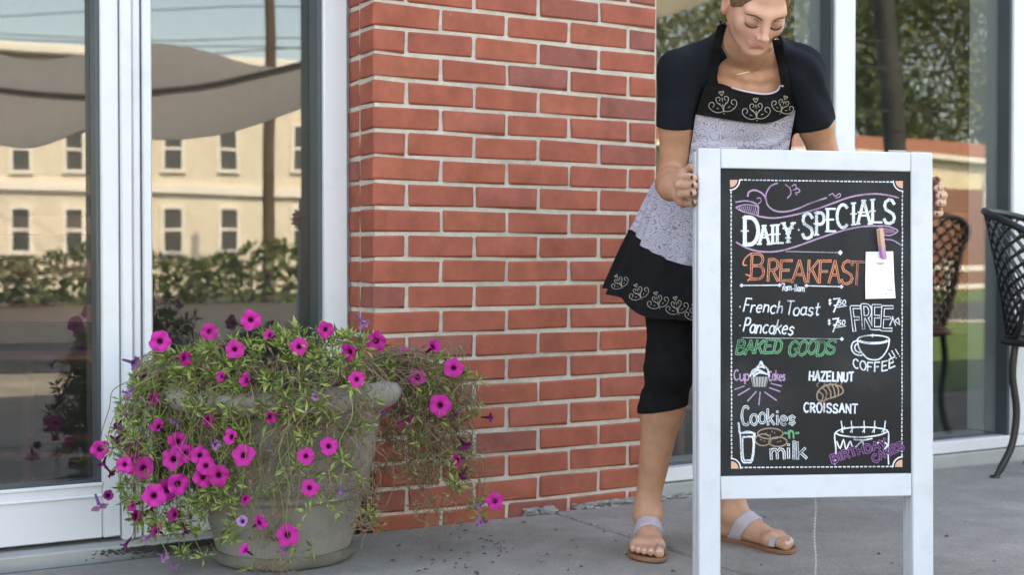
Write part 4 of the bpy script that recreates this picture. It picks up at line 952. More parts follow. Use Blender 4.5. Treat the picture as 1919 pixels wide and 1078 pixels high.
def flower_mesh(mat, seed, openness=1.0):
    """trumpet: narrow tube widening into a five-lobed ruffled disc; faces +z, radius 1"""
    r = random.Random(seed); m = MB(); n = 30; prof = [(.10,-1.25,1),(.13,-.8,1),(.15,-.35,1),(.21,-.10,1),(.33,-.01,.18),(.55,.07,0),(.78,.085,0),(1.0,.04,0)]
    vs_ = []; th = []; ph = r.uniform(0, 6)
    for i, (rr, z, t_) in enumerate(prof):
        for k in range(n):
            a = 2*math.pi*k/n; lobe = 1 - .13*abs(math.sin(2.5*a+ph))**6*(rr if i > 4 else 0) + (.05*math.sin(3*a+seed)*rr if i > 5 else 0)
            q = rr*lobe
            if i > 3: q = .26 + (q-.26)*openness
            zz = z + (.13*math.sin(5*a+ph*2)*rr**2 if i > 4 else 0) + (.07*math.sin(9*a+seed) if i > 6 else 0) + (1-openness)*.75*max(0, rr-.3)
            vs_.append((q*math.cos(a), q*math.sin(a), zz)); th.append(t_)
    fs = [(i*n+k, i*n+(k+1)%n, (i+1)*n+(k+1)%n, (i+1)*n+k) for i in range(len(prof)-1) for k in range(n)]
    m.add(vs_, fs); me = bpy.data.meshes.new('flower'); me.from_pydata(m.v, [], m.f); me.materials.append(mat)
    at_ = me.attributes.new('throat', 'FLOAT', 'POINT'); at_.data.foreach_set('value', th); me.polygons.foreach_set('use_smooth', [True]*len(me.polygons)); return me
FM = {'m': [flower_mesh(M['petal'], i) for i in range(5)], 's': [flower_mesh(M['petal'], 9, .75), flower_mesh(M['petal'], 10, .6)], 'l': [flower_mesh(M['petal_lilac'], 20+i, .55+.12*i) for i in range(3)], 'd': [flower_mesh(M['petal_dark'], 30+i, .6) for i in range(2)]}
plant = thing('petunia', PC + Vector((0,0,HP)), 'trailing petunia with magenta flowers spilling over the grey pot', 'plant')
def front_depth(px, py, extra=0.0):
    X = (px-959.5)/FPX*3.0; dx = abs(X - PC.x); zz = at(px, py, 2.95).z
    rr = (.285 if zz > .36 else .25 if zz > .15 else .235) + extra
    if px > 700: return 3.13 + rnd.uniform(-.07,.05) if px < 760 else 3.10 + (px-760)*.0003 + rnd.uniform(-.05,.05)
    if dx < rr*.93: return PC.y - math.sqrt(rr*rr-dx*dx)
    return PC.y - .10 - rnd.uniform(-.08, .10)
C5 = lambda x, y: (100 + x/2.779, 690 + y/2.779)
C6 = lambda x, y: (600 + x/2.778, 690 + y/2.778)
FL = [(*C5(x,y), s/2.779, k) for x, y, s, k in (
 (245,425,48,'m'),(415,425,46,'m'),(650,385,50,'m'),(625,475,52,'m'),(765,455,46,'m'),(690,445,42,'m'),(370,505,44,'m'),(420,515,46,'m'),(465,520,56,'m'),(795,510,46,'m'),(780,570,50,'m'),(860,560,50,'m'),
 (925,360,50,'s'),(990,455,55,'m'),(805,270,42,'s'),(545,305,46,'s'),(650,605,52,'m'),(595,635,50,'m'),(525,665,55,'m'),(630,765,47,'s'),(410,715,44,'s'),(430,775,46,'s'),(540,845,44,'s'),(1435,408,50,'m'),(1315,460,45,'m'),(1335,625,47,'m'),
 (1130,255,40,'s'),(1075,805,50,'s'),(1220,872,54,'m'),(1000,685,32,'s'),(1000,950,40,'s'),(1580,60,46,'m'),(1005,65,46,'s'),(875,45,36,'s'),(330,370,42,'d'),(520,160,48,'s'),(285,665,34,'d'),(375,925,38,'d'),(465,50,32,'d'),(260,500,42,'d'),(300,545,38,'d'),(690,850,34,'d'),(510,740,34,'d'),
 (390,130,44,'l'),(465,220,38,'l'),(380,245,42,'l'),(340,300,38,'d'),(635,285,44,'l'),(845,400,38,'l'),(240,720,54,'l'),(1365,150,32,'l'),(985,800,42,'l'),(1195,955,34,'l'),(1495,650,32,'l'),(575,985,38,'l'),(630,1035,32,'l'),(480,890,38,'l'),(510,440,28,'l'))]
FL += [(*C6(x,y), s/2.778, k) for x, y, s, k in ((340,170,50,'m'),(435,250,46,'m'),(625,195,50,'m'),(880,258,34,'d'),(755,400,46,'d'),(715,480,38,'s'),(740,560,36,'d'),(910,695,46,'m'),(825,725,36,'l'),(835,805,36,'l'),(425,50,42,'m'),(505,50,42,'m'),(700,240,26,'d'),(320,225,26,'l'))]
FL += [(x, y, rnd.uniform(14,19), k) for x, y, k in ((300,640,'m'),(345,672,'s'),(392,622,'m'),(440,655,'m'),(505,628,'s'),(560,650,'m'),(610,618,'m'),(655,660,'s'),(705,640,'m'),(760,668,'m'),(812,650,'s'),(850,690,'m'),(250,680,'l'),(470,600,'m'),(680,605,'l'))]
ends = []; 
GM = MB(); DM = MB()
for (px, py, s, k) in FL:
    Y = front_depth(px, py, .03) - (.055 if px < 460 else .03); c = at(px, py, Y); sc = s*Y/FPX*rnd.uniform(.98,1.22)
    o = link('flower', rnd.choice(FM[k]), plant, c); o.scale = (sc, sc, sc)
    view = (CAM - c).normalized()
    lat = (px - 480)/400.0
    if k == 'm': dv = view + Vector((rnd.uniform(-.28,.28)+lat*.15, 0, rnd.uniform(-.15,.28)))
    elif k == 's': dv = view*.7 + Vector((rnd.choice((-1,1))*rnd.uniform(.4,.9), 0, rnd.uniform(-.3,.5)))
    else: dv = view*.35 + Vector((rnd.uniform(-.8,.8), 0, rnd.uniform(-1.0,.1)))
    dv.normalize(); o.rotation_euler = (dv.to_track_quat('Z','Y') @ Matrix.Rotation(rnd.uniform(0,6.28),4,'Z').to_quaternion()).to_euler()
    ends.append((c - dv*sc*1.2, 'g'))
# leaf clusters
LF = MB(); LD = MB()
def leaf(mb, p, d, L, wd):
    side = d.cross(Vector((rnd.gauss(0,1), rnd.gauss(0,1), rnd.gauss(0,1)))).normalized(); nrm = d.cross(side)
    mid = p + d*L*.55 + nrm*L*.08
    mb.add([p, p+d*L*.45+side*wd, p+d*L-nrm*L*.12, p+d*L*.45-side*wd, mid], [(0,1,4),(1,2,4),(2,3,4),(3,0,4)])
def cluster(c, n, L0, mb=None, up=.3):
    for i in range(n):
        d = Vector((rnd.gauss(0,1), rnd.gauss(0,.8)-.35, rnd.gauss(0,.8)+up)).normalized(); L = L0*rnd.uniform(.6,1.25)
        leaf(mb or (LF if rnd.random() < .68 else LD), c + d*rnd.uniform(0,.010), d, L, L*rnd.uniform(.10,.19))
    ends.append((c, 'g'))
def region(n, x0, x1, y0, y1, nl, L0, keep=None, up=.3):
    k = 0
    while k < n:
        px, py = rnd.uniform(x0,x1), rnd.uniform(y0,y1)
        if keep and not keep(px, py): continue
        cluster(at(px, py, front_depth(px, py, rnd.uniform(-.02,.05))), nl, L0, up=up); k += 1
region(190, 205, 460, 705, 1000, 13, .024, lambda x, y: x > 205 + abs(y-840)*.28 and (x < 400 or y < 900))
region(85, 255, 700, 700, 800, 12, .024)
region(34, 400, 690, 790, 960, 11, .022)
region(10, 330, 440, 930, 1075, 12, .024); region(5, 430, 600, 980, 1075, 9, .022)
region(28, 690, 900, 700, 780, 11, .024); region(30, 740, 905, 750, 880, 10, .022)
region(7, 830, 920, 870, 985, 9, .022, lambda x, y: x > 800 + (y-850)*.4)
region(110, 285, 880, 612, 705, 12, .026, lambda x, y: y > 610 + abs(x-560)*.24, up=.7)
for px, py in ((703,985),(690,965),(430,990),(445,975),(640,860),(560,880),(800,735),(735,805),(500,715),(855,910)): cluster(at(px, py, front_depth(px, py, .03)), 16, .026)
LF.build('leaves', M['leaf_green'], plant)['kind'] = 'stuff'; LD.build('older_leaves', M['leaf_dark'], plant)['kind'] = 'stuff'
def stem(mb, end, r_=.0013, wig=.012):
    ax = Vector((end.x-PC.x, end.y-PC.y, 0)); L = ax.length; u = ax.normalized() if L > .01 else Vector((0,-1,0))
    a = PC + u*min(.16, L*.5)*rnd.uniform(.4,1) + Vector((rnd.uniform(-.04,.04), rnd.uniform(-.04,.04), .405)); top = PC + u*max(.27, min(L,.31)) + Vector((0,0,rnd.uniform(.44,.50)))
    if end.z > .44: P = [a, a.lerp(end,.5)+Vector((rnd.uniform(-.02,.02),0,.02)), end]
    else:
        P = [a, a.lerp(top,.55)+Vector((0,0,.02)), top]; n = 5
        for i in range(1, n): P.append(top.lerp(end, i/n) + u*.02*math.sin(math.pi*i/n) + Vector((rnd.uniform(-wig,wig)*2, rnd.uniform(-wig,wig)*.6, rnd.uniform(-wig,wig))))
        P.append(end)
    mb.tube(smooth_line(P, 4), r_*.85*rnd.uniform(.7,1.2), 3, cap=False)
for e, k in ends:
    if rnd.random() < .42: stem(GM if rnd.random() < .55 else DM, e)
def dry(n, x0, x1, y0, y1, keep=None):
    k = 0
    while k < n:
        px, py = rnd.uniform(x0,x1), rnd.uniform(y0,y1)
        if keep and not keep(px, py): continue
        c = at(px, py, front_depth(px, py, rnd.uniform(-.01,.05))); k += 1
        stem(DM, c, .0011, .025)
        for j in range(3):
            d = Vector((rnd.gauss(0,1), rnd.gauss(0,.5), rnd.gauss(0,1)-.4)).normalized(); DM.tube([c, c+d*.018+Vector((0,0,.004)), c+d*.036+Vector((rnd.uniform(-.01,.01),0,-.006))], [.001,.0009,.0005], 3, cap=False)
            if rnd.random() < .5: leaf(DM, c+d*.03, d, .013, .003)
dry(95, 715, 890, 705, 900, lambda x, y: y < 905 - abs(x-790)*.5); dry(22, 760, 915, 860, 985); dry(20, 380, 715, 730, 960); dry(25, 230, 450, 740, 960); dry(12, 480, 560, 960, 1060); dry(8, 660, 700, 900, 1000)
def tangle(n, x0, x1, y0, y1, keep=None, sz=.022):
    k = 0
    while k < n:
        px, py = rnd.uniform(x0,x1), rnd.uniform(y0,y1)
        if keep and not keep(px, py): continue
        k += 1; c = at(px, py, front_depth(px, py, rnd.uniform(-.01,.03)))
        for j in range(4):
            d = Vector((rnd.gauss(0,1), rnd.gauss(0,.5), rnd.gauss(0,1)-.3)).normalized(); e = Vector((rnd.gauss(0,1), rnd.gauss(0,.5), rnd.gauss(0,1))).normalized()
            DM.tube([c, c+d*sz*.6, c+d*sz+e*sz*.4, c+d*sz*1.2+e*sz*.9], [.0009,.0009,.0008,.0005], 3, cap=False)
            if rnd.random() < .6: leaf(DM, c+d*sz, e, rnd.uniform(.008,.016), rnd.uniform(.002,.004))
tangle(150, 430, 715, 735, 935); tangle(210, 712, 885, 700, 900, lambda x, y: y < 915 - abs(x-780)*.6); tangle(25, 770, 915, 850, 985); tangle(60, 290, 470, 800, 960); tangle(90, 330, 880, 640, 710); tangle(15, 660, 700, 910, 1000); tangle(14, 490, 550, 960, 1070)
GM.build('stems', M['stem_green'], plant)['kind'] = 'stuff'; DM.build('dry_stems', M['stem_dry'], plant)['kind'] = 'stuff'

# ================================================================== THE WOMAN
# body: one continuous surface grown from smoothly blended limbs (signed distance field -> surface nets)
H = .0029
GO = np.array([.16, 2.60, -.012], np.float32); GN = (int(.80/H), int(.86/H), int(1.43/H))
gx = (GO[0] + H*np.arange(GN[0], dtype=np.float32)); gy = (GO[1] + H*np.arange(GN[1], dtype=np.float32)); gz = (GO[2] + H*np.arange(GN[2], dtype=np.float32))
FAR = np.float32(.06)
class Field:
    def __init__(s): s.a = np.full(GN, FAR, np.float32)
    def _sl(s, lo, hi, m):
        i0 = [max(0, int(math.floor((lo[k]-m-GO[k])/H))) for k in range(3)]; i1 = [min(GN[k], int(math.ceil((hi[k]+m-GO[k])/H))+1) for k in range(3)]
        sl = tuple(slice(a, max(a, b)) for a, b in zip(i0, i1)); return sl, gx[sl[0]][:,None,None], gy[sl[1]][None,:,None], gz[sl[2]][None,None,:]
    def mix(s, sl, d, k, op):
        A = s.a[sl]; d = d.astype(np.float32)
        if op == 'sub':
            d = -d
            if k > 0: h = np.clip(.5-.5*(A-d)/k, 0, 1); s.a[sl] = A*(1-h)+d*h + k*h*(1-h)
            else: s.a[sl] = np.maximum(A, d)
            return
        if k > 0: h = np.clip(.5+.5*(A-d)/k, 0, 1); s.a[sl] = A*(1-h)+d*h - k*h*(1-h)
        else: s.a[sl] = np.minimum(A, d)
    def cone(s, a, b, ra, rb, k=.02, op='add', m=.05):
        a, b = np.array(a, np.float32), np.array(b, np.float32); r = max(ra, rb)
        sl, X, Y, Z = s._sl(np.minimum(a,b)-r, np.maximum(a,b)+r, m); ba = b-a; L2 = float(ba@ba)+1e-9
        h = np.clip(((X-a[0])*ba[0]+(Y-a[1])*ba[1]+(Z-a[2])*ba[2])/L2, 0, 1)
        d = np.sqrt((X-a[0]-h*ba[0])**2+(Y-a[1]-h*ba[1])**2+(Z-a[2]-h*ba[2])**2) - (ra+(rb-ra)*h); s.mix(sl, d, k, op)
    def ell(s, c, r, rot=None, k=.02, op='add', m=.05):
        c = np.array(c, np.float32); rot = np.eye(3, dtype=np.float32) if rot is None else np.array(rot, np.float32); rm = max(r)
        sl, X, Y, Z = s._sl(c-rm, c+rm, m); X, Y, Z = X-c[0], Y-c[1], Z-c[2]
        p = [(X*rot[0][i]+Y*rot[1][i]+Z*rot[2][i]) for i in range(3)]          # rot columns are the local axes
        k0 = np.sqrt(sum((p[i]/r[i])**2 for i in range(3))); k1 = np.sqrt(sum((p[i]/(r[i]*r[i]))**2 for i in range(3)))+1e-6; s.mix(sl, k0*(k0-1)/k1, k, op)
    def plane(s, p, n):
        """cut away everything on the side n points to"""
        n = np.array(n, np.float32); n /= np.linalg.norm(n); d = (gx[:,None,None]-p[0])*n[0]+(gy[None,:,None]-p[1])*n[1]+(gz[None,None,:]-p[2])*n[2]; s.a = np.maximum(s.a, d)
def smin(A, B, k): h = np.clip(.5+.5*(A-B)/k, 0, 1); return A*(1-h)+B*h-k*h*(1-h)
def surface_nets(F, zlo=0, zhi=None):
    F = F[:, :, zlo:zhi]; ins = F < 0; nx, ny, nz_ = F.shape
    c = np.zeros((nx-1, ny-1, nz_-1), np.uint8)
    for i in (0,1):
        for j in (0,1):
            for k in (0,1): c += ins[i:nx-1+i, j:ny-1+j, k:nz_-1+k]
    act = (c > 0) & (c < 8); I = np.argwhere(act); idx = np.full(act.shape, -1, np.int32); idx[act] = np.arange(len(I)); del c
    acc = np.zeros((len(I), 3)); cnt = np.zeros(len(I)); cor = [(i,j,k) for i in (0,1) for j in (0,1) for k in (0,1)]
    for a in cor:
        for ax_ in range(3):
            if a[ax_]: continue
            b = list(a); b[ax_] = 1; va = F[I[:,0]+a[0], I[:,1]+a[1], I[:,2]+a[2]]; vb = F[I[:,0]+b[0], I[:,1]+b[1], I[:,2]+b[2]]
            m = (va < 0) != (vb < 0); t = np.where(m, va/np.where(m, va-vb, 1), 0); p = np.tile(np.array(a, float), (len(I),1)); p[:,ax_] += t; acc += p*m[:,None]; cnt += m
    V = (I + acc/cnt[:,None])*H + GO; V[:,2] += zlo*H
    Fs = []
    for ax_ in range(3):
        sl0 = [slice(None)]*3; sl1 = [slice(None)]*3; sl0[ax_] = slice(0,-1); sl1[ax_] = slice(1,None)
        E_ = np.argwhere(ins[tuple(sl0)] != ins[tuple(sl1)]); u, v_ = (ax_+1)%3, (ax_+2)%3
        E_ = E_[(E_[:,u] > 0) & (E_[:,v_] > 0) & (E_[:,u] < F.shape[u]-1) & (E_[:,v_] < F.shape[v_]-1)]
        def g_(du, dv): q = E_.copy(); q[:,u] += du; q[:,v_] += dv; return idx[q[:,0], q[:,1], q[:,2]]
        quad = np.stack([g_(-1,-1), g_(0,-1), g_(0,0), g_(-1,0)], 1); fl = ~ins[E_[:,0], E_[:,1], E_[:,2]]
        quad[fl] = quad[fl][:, ::-1]; Fs.append(quad)
    return V, np.concatenate(Fs)
def relax(V, Q, it=2, lam=.5):
    A = np.concatenate([Q[:,0],Q[:,1],Q[:,2],Q[:,3]]); B = np.concatenate([Q[:,1],Q[:,2],Q[:,3],Q[:,0]]); n = len(V); deg = np.bincount(A, minlength=n)+np.bincount(B, minlength=n)
    for _ in range(it):
        S = np.stack([np.bincount(A, V[B,k], n)+np.bincount(B, V[A,k], n) for k in range(3)], 1); V = V + lam*(S/np.maximum(deg,1)[:,None]-V)
    return V
def net_obj(name, F, mats, parent, it=2, zlo=0, zhi=None):
    V, Q = surface_nets(F, zlo, zhi); V = relax(V, Q, it); me = bpy.data.meshes.new(name); org = np.array(list(ORG[parent]))
    me.vertices.add(len(V)); me.vertices.foreach_set('co', (V-org).ravel()); me.loops.add(Q.size); me.loops.foreach_set('vertex_index', Q.ravel().astype(np.int32))
    me.polygons.add(len(Q)); me.polygons.foreach_set('loop_start', np.arange(0, Q.size, 4, dtype=np.int32)); me.update(calc_edges=True); me.validate()
    me.polygons.foreach_set('use_smooth', [True]*len(me.polygons))
    for m in (mats if isinstance(mats, list) else [mats]): me.materials.append(m)
    return link(name, me, parent), V, Q
def vec(*p): return np.array(p, np.float32)
PERSON = Vector((.46, 3.18, 0))
person = thing('person', PERSON, 'woman in navy top and lavender apron bending to set up the chalkboard', 'person')
# ---- joints
hip = vec(.508,3.29,.80); neckb = vec(.552,3.005,1.165)
sh = {'A': vec(.391,2.995,1.148), 'B': vec(.664,2.99,1.150)}
el = {'A': vec(*at(1259,340,3.05)), 'B': vec(*at(1556,332,3.07))}
wr = {'A': vec(.350,2.862,.872), 'B': vec(.872,2.925,.865)}
spine = (neckb-hip)/np.linalg.norm(neckb-hip); lat = vec(1,0,0.0) - spine*spine[0]; lat /= np.linalg.norm(lat); fro = np.cross(spine, lat)
if fro[1] > 0: fro = -fro
RT = np.stack([lat, fro, spine], 1)
T_ = Field()
def tp(l, f, u): return hip + lat*l + fro*f + spine*u
T_.ell(tp(0,-.01,.02), (.165,.115,.125), RT, k=.0)
T_.ell(tp(0,.0,.16), (.118,.088,.13), RT, k=.05)
T_.ell(tp(0,.0,.31), (.130,.092,.135), RT, k=.05)
T_.ell(tp(0,.0,.385), (.120,.070,.075), RT, k=.04)
for s_ in (-1,1): T_.ell(tp(s_*.062,.062,.275), (.056,.050,.055), RT, k=.03)
T_.cone(tp(-.05,-.02,.44), sh['A'], .048, .043, k=.035); T_.cone(tp(.05,-.02,.44), sh['B'], .048, .043, k=.035)
# ---- head frame
HC = vec(*at(1418, 8, 2.79)); HS = vec(.875,.94,.94); pitch, yaw, roll = R(42), R(10), R(3)
Rh = Matrix.Rotation(yaw, 3, 'Z') @ Matrix.Rotation(roll, 3, 'Y') @ Matrix.Rotation(pitch, 3, 'X')       # local: x viewer right, -y face, z up
Rh = np.array([list(r_) for r_ in Rh], np.float32)
def hp(x, f, u): return HC + Rh @ (vec(x, -f, u)*HS)
def hell(F, c, r, **kw): F.ell(hp(*c), [a*float(b) for a, b in zip(r, HS)], Rh, **kw)
nk = hp(0,-.032,-.062)
T_.cone(tp(0,-.02,.47), nk, .045, .040, k=.03)
for s_, S in ((-1,'A'),(1,'B')): T_.cone(hp(s_*.02,-.05,-.07)*.6+neckb*.4, sh[S]*.62+neckb*.38 + vec(0,.01,.028), .034, .028, k=.045)
# sternum notch, collar bones
for s_ in (-1,1): T_.cone(tp(s_*.014,.045,.455), tp(s_*.105,.015,.478), .007, .008, k=.018)
Hd = Field()
hell(Hd, (0,-.014,.030), (.073,.093,.086), k=0)
hell(Hd, (0,.028,-.032), (.0535,.060,.066), k=.028)
hell(Hd, (0,.060,-.0765), (.016,.018,.015), k=.022)
for s_ in (-1,1):
    Hd.cone(hp(s_*.046,-.004,-.036), hp(s_*.010,.060,-.0755), .012, .009, k=.026)
    hell(Hd, (s_*.036,.050,-.020), (.023,.022,.021), k=.022)
    Hd.cone(hp(s_*.012,.0815,.020), hp(s_*.044,.0665,.022), .0075, .0060, k=.018)
    hell(Hd, (s_*.031,.0945,-.001), (.0165,.0150,.0105), k=.014, op='sub')
    hell(Hd, (s_*.0315,.0715,-.002), (.0165,.0135,.0125), k=.004)
    hell(Hd, (s_*.0735,-.012,-.008), (.009,.019,.031), k=.006)
    hell(Hd, (s_*.0785,-.008,-.006), (.004,.010,.018), k=.004, op='sub')
Hd.cone(hp(0,.084,.016), hp(0,.104,-.024), .0062, .0078, k=.012)
hell(Hd, (0,.1055,-.0265), (.0082,.0085,.0075), k=.006)
for s_ in (-1,1):
    hell(Hd, (s_*.0105,.0955,-.0300), (.0060,.0078,.0058), k=.006)
Hd.cone(hp(-.022,.0780,-.0520), hp(0,.0862,-.0510), .0030, .0042, k=.008); Hd.cone(hp(.022,.0780,-.0520), hp(0,.0862,-.0510), .0030, .0042, k=.007)
Hd.cone(hp(-.014,.0800,-.0595), hp(.014,.0800,-.0595), .0050, .0050, k=.007)
Hd.cone(hp(-.024,.0815,-.0490), hp(0,.0868,-.0535), .0010, .0012, k=.003, op='sub'); Hd.cone(hp(.024,.0815,-.0490), hp(0,.0868,-.0535), .0010, .0012, k=.003, op='sub')
hell(Hd, (0,.088,-.0685), (.016,.006,.004), k=.008, op='sub')
# ---- arms and hands
Ar = Field()
for S in 'AB':
    Ar.cone(sh[S], sh[S]*.5+el[S]*.5, .040, .038, k=.03); Ar.cone(sh[S]*.5+el[S]*.5, el[S], .038, .033, k=.02)
    md = el[S]*.68+wr[S]*.32; Ar.cone(el[S], md, .033, .0335, k=.02); Ar.cone(md, wr[S], .0335, .0245, k=.02)
def finger(F, P, r0, r1):
    n = len(P)-1
    for i in range(n): F.cone(P[i], P[i+1], r0+(r1-r0)*i/n, r0+(r1-r0)*(i+1)/n, k=.003 if i else .008)
Hn = Field(); NAIL = []
kA = [vec(*at(px,py,Y)) for px,py,Y in ((1280,328,2.815),(1276,345,2.82),(1277,362,2.82),(1282,378,2.815))]
pA = [vec(*at(px,py,Y)) for px,py,Y in ((1279,331,2.755),(1274,347.5,2.752),(1277,364,2.755),(1288,381,2.765))]
dA = [vec(*at(px,py,Y)) for px,py,Y in ((1291,331.5,2.728),(1289,347.5,2.722),(1290,363,2.726),(1296,380.5,2.742))]
tA = [vec(*at(px,py,Y)) for px,py,Y in ((1300.5,333,2.705),(1301.5,347.5,2.700),(1299.5,361.5,2.704),(1302,378.5,2.722))]
Hn.cone(wr['A'], kA[0]*.5+kA[1]*.5, .023, .017, k=.02); Hn.cone(wr['A'], kA[2]*.5+kA[3]*.5, .023, .016, k=.02); Hn.cone(kA[0], kA[3], .0125, .0115, k=.015)
for i in range(4):
    r_ = (.0088,.0090,.0086,.0074)[i]; finger(Hn, [kA[i], pA[i], dA[i], tA[i]], r_+.0012, r_-.0012); NAIL.append((tA[i], dA[i], r_-.0012))
thA = [wr['A']*.6+kA[0]*.4+vec(.006,0,.01), vec(*at(1290,322,2.80)), vec(*at(1295,315,2.775)), vec(*at(1299,313,2.76))]; finger(Hn, thA, .0125, .0088)
kB = [vec(*at(px,py,Y)) for px,py,Y in ((1752,352,2.875),(1757,366,2.88),(1756,381,2.88),(1750,397,2.875))]
pB = [vec(*at(px,py,Y)) for px,py,Y in ((1761,351,2.83),(1768,366,2.835),(1766,381,2.835),(1761,399,2.835))]
dB = [vec(*at(px,py,Y)) for px,py,Y in ((1760,352,2.808),(1766,366.5,2.812),(1763,381,2.812),(1758,401,2.812))]
tB = [vec(*at(px,py,Y)) for px,py,Y in ((1755,353,2.795),(1759,367,2.796),(1758,381,2.797),(1753,400,2.80))]
Hn.cone(wr['B'], kB[0]*.5+kB[1]*.5, .023, .017, k=.02); Hn.cone(wr['B'], kB[2]*.5+kB[3]*.5, .023, .016, k=.02); Hn.cone(kB[0], kB[3], .012, .0115, k=.015)
for i in range(4):
    r_ = (.0086,.0086,.0082,.0074)[i]; finger(Hn, [kB[i], pB[i], dB[i], tB[i]], r_+.001, r_-.001); NAIL.append((tB[i], dB[i], r_-.001))
thB = [wr['B']*.6+kB[0]*.4+vec(.0,0,.01), vec(*at(1750,341,2.85)), vec(*at(1755,337,2.82)), vec(*at(1760,333,2.80))]; finger(Hn, thB, .012, .0062); NAIL.append((thB[3], thB[2], .0062))
# ---- legs and feet
Lg = Field()
hj = {'A': vec(.425,3.27,.80), 'B': vec(.592,3.27,.80)}; kn = {'A': vec(.388,3.165,.455), 'B': vec(.580,3.17,.455)}; an = {'A': vec(.339,3.215,.085), 'B': vec(.556,3.255,.085)}
for S in 'AB':
    mid = hj[S]*.5+kn[S]*.5; Lg.cone(hj[S], mid, .085, .070, k=.03); Lg.cone(mid, kn[S], .070, .053, k=.03)
    cf = kn[S]*.70+an[S]*.30+vec(0,.022,0); Lg.cone(kn[S], cf, .052, .050, k=.03); Lg.cone(cf, an[S]+vec(0,0,.03), .050, .0295, k=.03); Lg.cone(an[S]+vec(0,0,.03), an[S], .029, .030, k=.015)
    Lg.ell(kn[S]+vec(0,-.018,0), (.036,.034,.045), k=.03)
FOOT = {'A': (vec(.341,3.238,0), vec(-.115,-1,0), -1), 'B': (vec(.548,3.285,0), vec(.66,-.75,0), 1)}     # heel, direction, side of the big toe is -side
SOLE = .013
TOES = []
for S, (heel, d, sd_) in FOOT.items():
    d = d/np.linalg.norm(d); lt = vec(-d[1], d[0], 0)*(-1)                    # lt: to the walker's ... viewer side
    if S == 'A' and lt[0] < 0: lt = -lt
    if S == 'B' and lt[1] > 0: pass
    big = 1 if S == 'A' else -1
    if S == 'A': big_dir = lt if lt[0] > 0 else -lt
    else: big_dir = vec(d[1], -d[0], 0); big_dir = big_dir if big_dir[0] < 0 else -big_dir
    up = vec(0,0,1); P_ = lambda f, l, z: heel + d*f + big_dir*l + up*(z+SOLE)
    FOOT[S] = (heel, d, big_dir)
    Lg.ell(P_(.0,0,.026), (.029,.029,.027), k=.02); Lg.cone(P_(.0,0,.026), an[S], .026, .030, k=.02)
    Lg.cone(an[S]+vec(0,0,-.01), P_(.115,.006,.027), .031, .021, k=.025); Lg.cone(P_(.02,0,.02), P_(.14,-.022,.014), .024, .015, k=.02); Lg.cone(P_(.02,0,.022), P_(.15,.024,.016), .024, .017, k=.02)
    Lg.cone(P_(.145,-.026,.013), P_(.155,.022,.016), .014, .016, k=.02)
    for j, (l, f0, f1, r_) in enumerate(((.029,.160,.204,.0120),(.009,.163,.199,.0088),(-.006,.160,.192,.0082),(-.020,.154,.182,.0077),(-.033,.146,.170,.0072))):
        Lg.cone(P_(f0,l*.95,.014), P_((f0+f1)/2,l,.013), r_*1.02, r_*.95, k=.006); Lg.cone(P_((f0+f1)/2,l,.013), P_(f1,l,.0095), r_*.95, r_, k=.003); TOES.append((P_(f1,l,.0095), d, r_))
upper = smin(T_.a, Hd.a, .022)
NECKF = upper
body_f = smin(NECKF, Ar.a, .025); body_f = smin(body_f, Hn.a, .012); body_f = smin(body_f, Lg.a, .03)
def skin_mat():
    m, nd, lk, b = newmat('skin'); a = N(nd,'ShaderNodeAttribute'); a.attribute_name='tint'; g = N(nd,'ShaderNodeNewGeometry')
    nz = N(nd,'ShaderNodeTexNoise'); nz.inputs['Scale'].default_value=35; nz.inputs['Detail'].default_value=6; lk.new(g.outputs['Position'], nz.inputs['Vector'])
    rp = N(nd,'ShaderNodeMapRange'); lk.new(nz.outputs[0], rp.inputs['Value']); rp.inputs['From Min'].default_value=.3; rp.inputs['From Max'].default_value=.7; rp.inputs['To Min'].default_value=.88; rp.inputs['To Max'].default_value=1.1
    mx = N(nd,'ShaderNodeMix', data_type='RGBA', blend_type='MULTIPLY'); mx.inputs[0].default_value=1; lk.new(a.outputs['Color'], mx.inputs[6]); lk.new(rp.outputs[0], mx.inputs[7]); lk.new(mx.outputs[2], b.inputs['Base Color'])
    b.inputs['Roughness'].default_value=.48; b.inputs['Specular IOR Level'].default_value=.4
    n5 = N(nd,'ShaderNodeTexNoise'); n5.inputs['Scale'].default_value=260; n5.inputs['Detail'].default_value=4; lk.new(g.outputs['Position'], n5.inputs['Vector']); b5 = N(nd,'ShaderNodeBump'); b5.inputs['Strength'].default_value=.25; b5.inputs['Distance'].default_value=.0015; lk.new(n5.outputs[0], b5.inputs['Height']); lk.new(b5.outputs[0], b.inputs['Normal'])
    b.inputs['Subsurface Weight'].default_value=.12; b.inputs['Subsurface Radius'].default_value=(.012,.005,.003); b.inputs['Subsurface Scale'].default_value=1.0
    return m
M['skin'] = skin_mat()
body, BV, BQ = net_obj('body', body_f, M['skin'], person, 1)
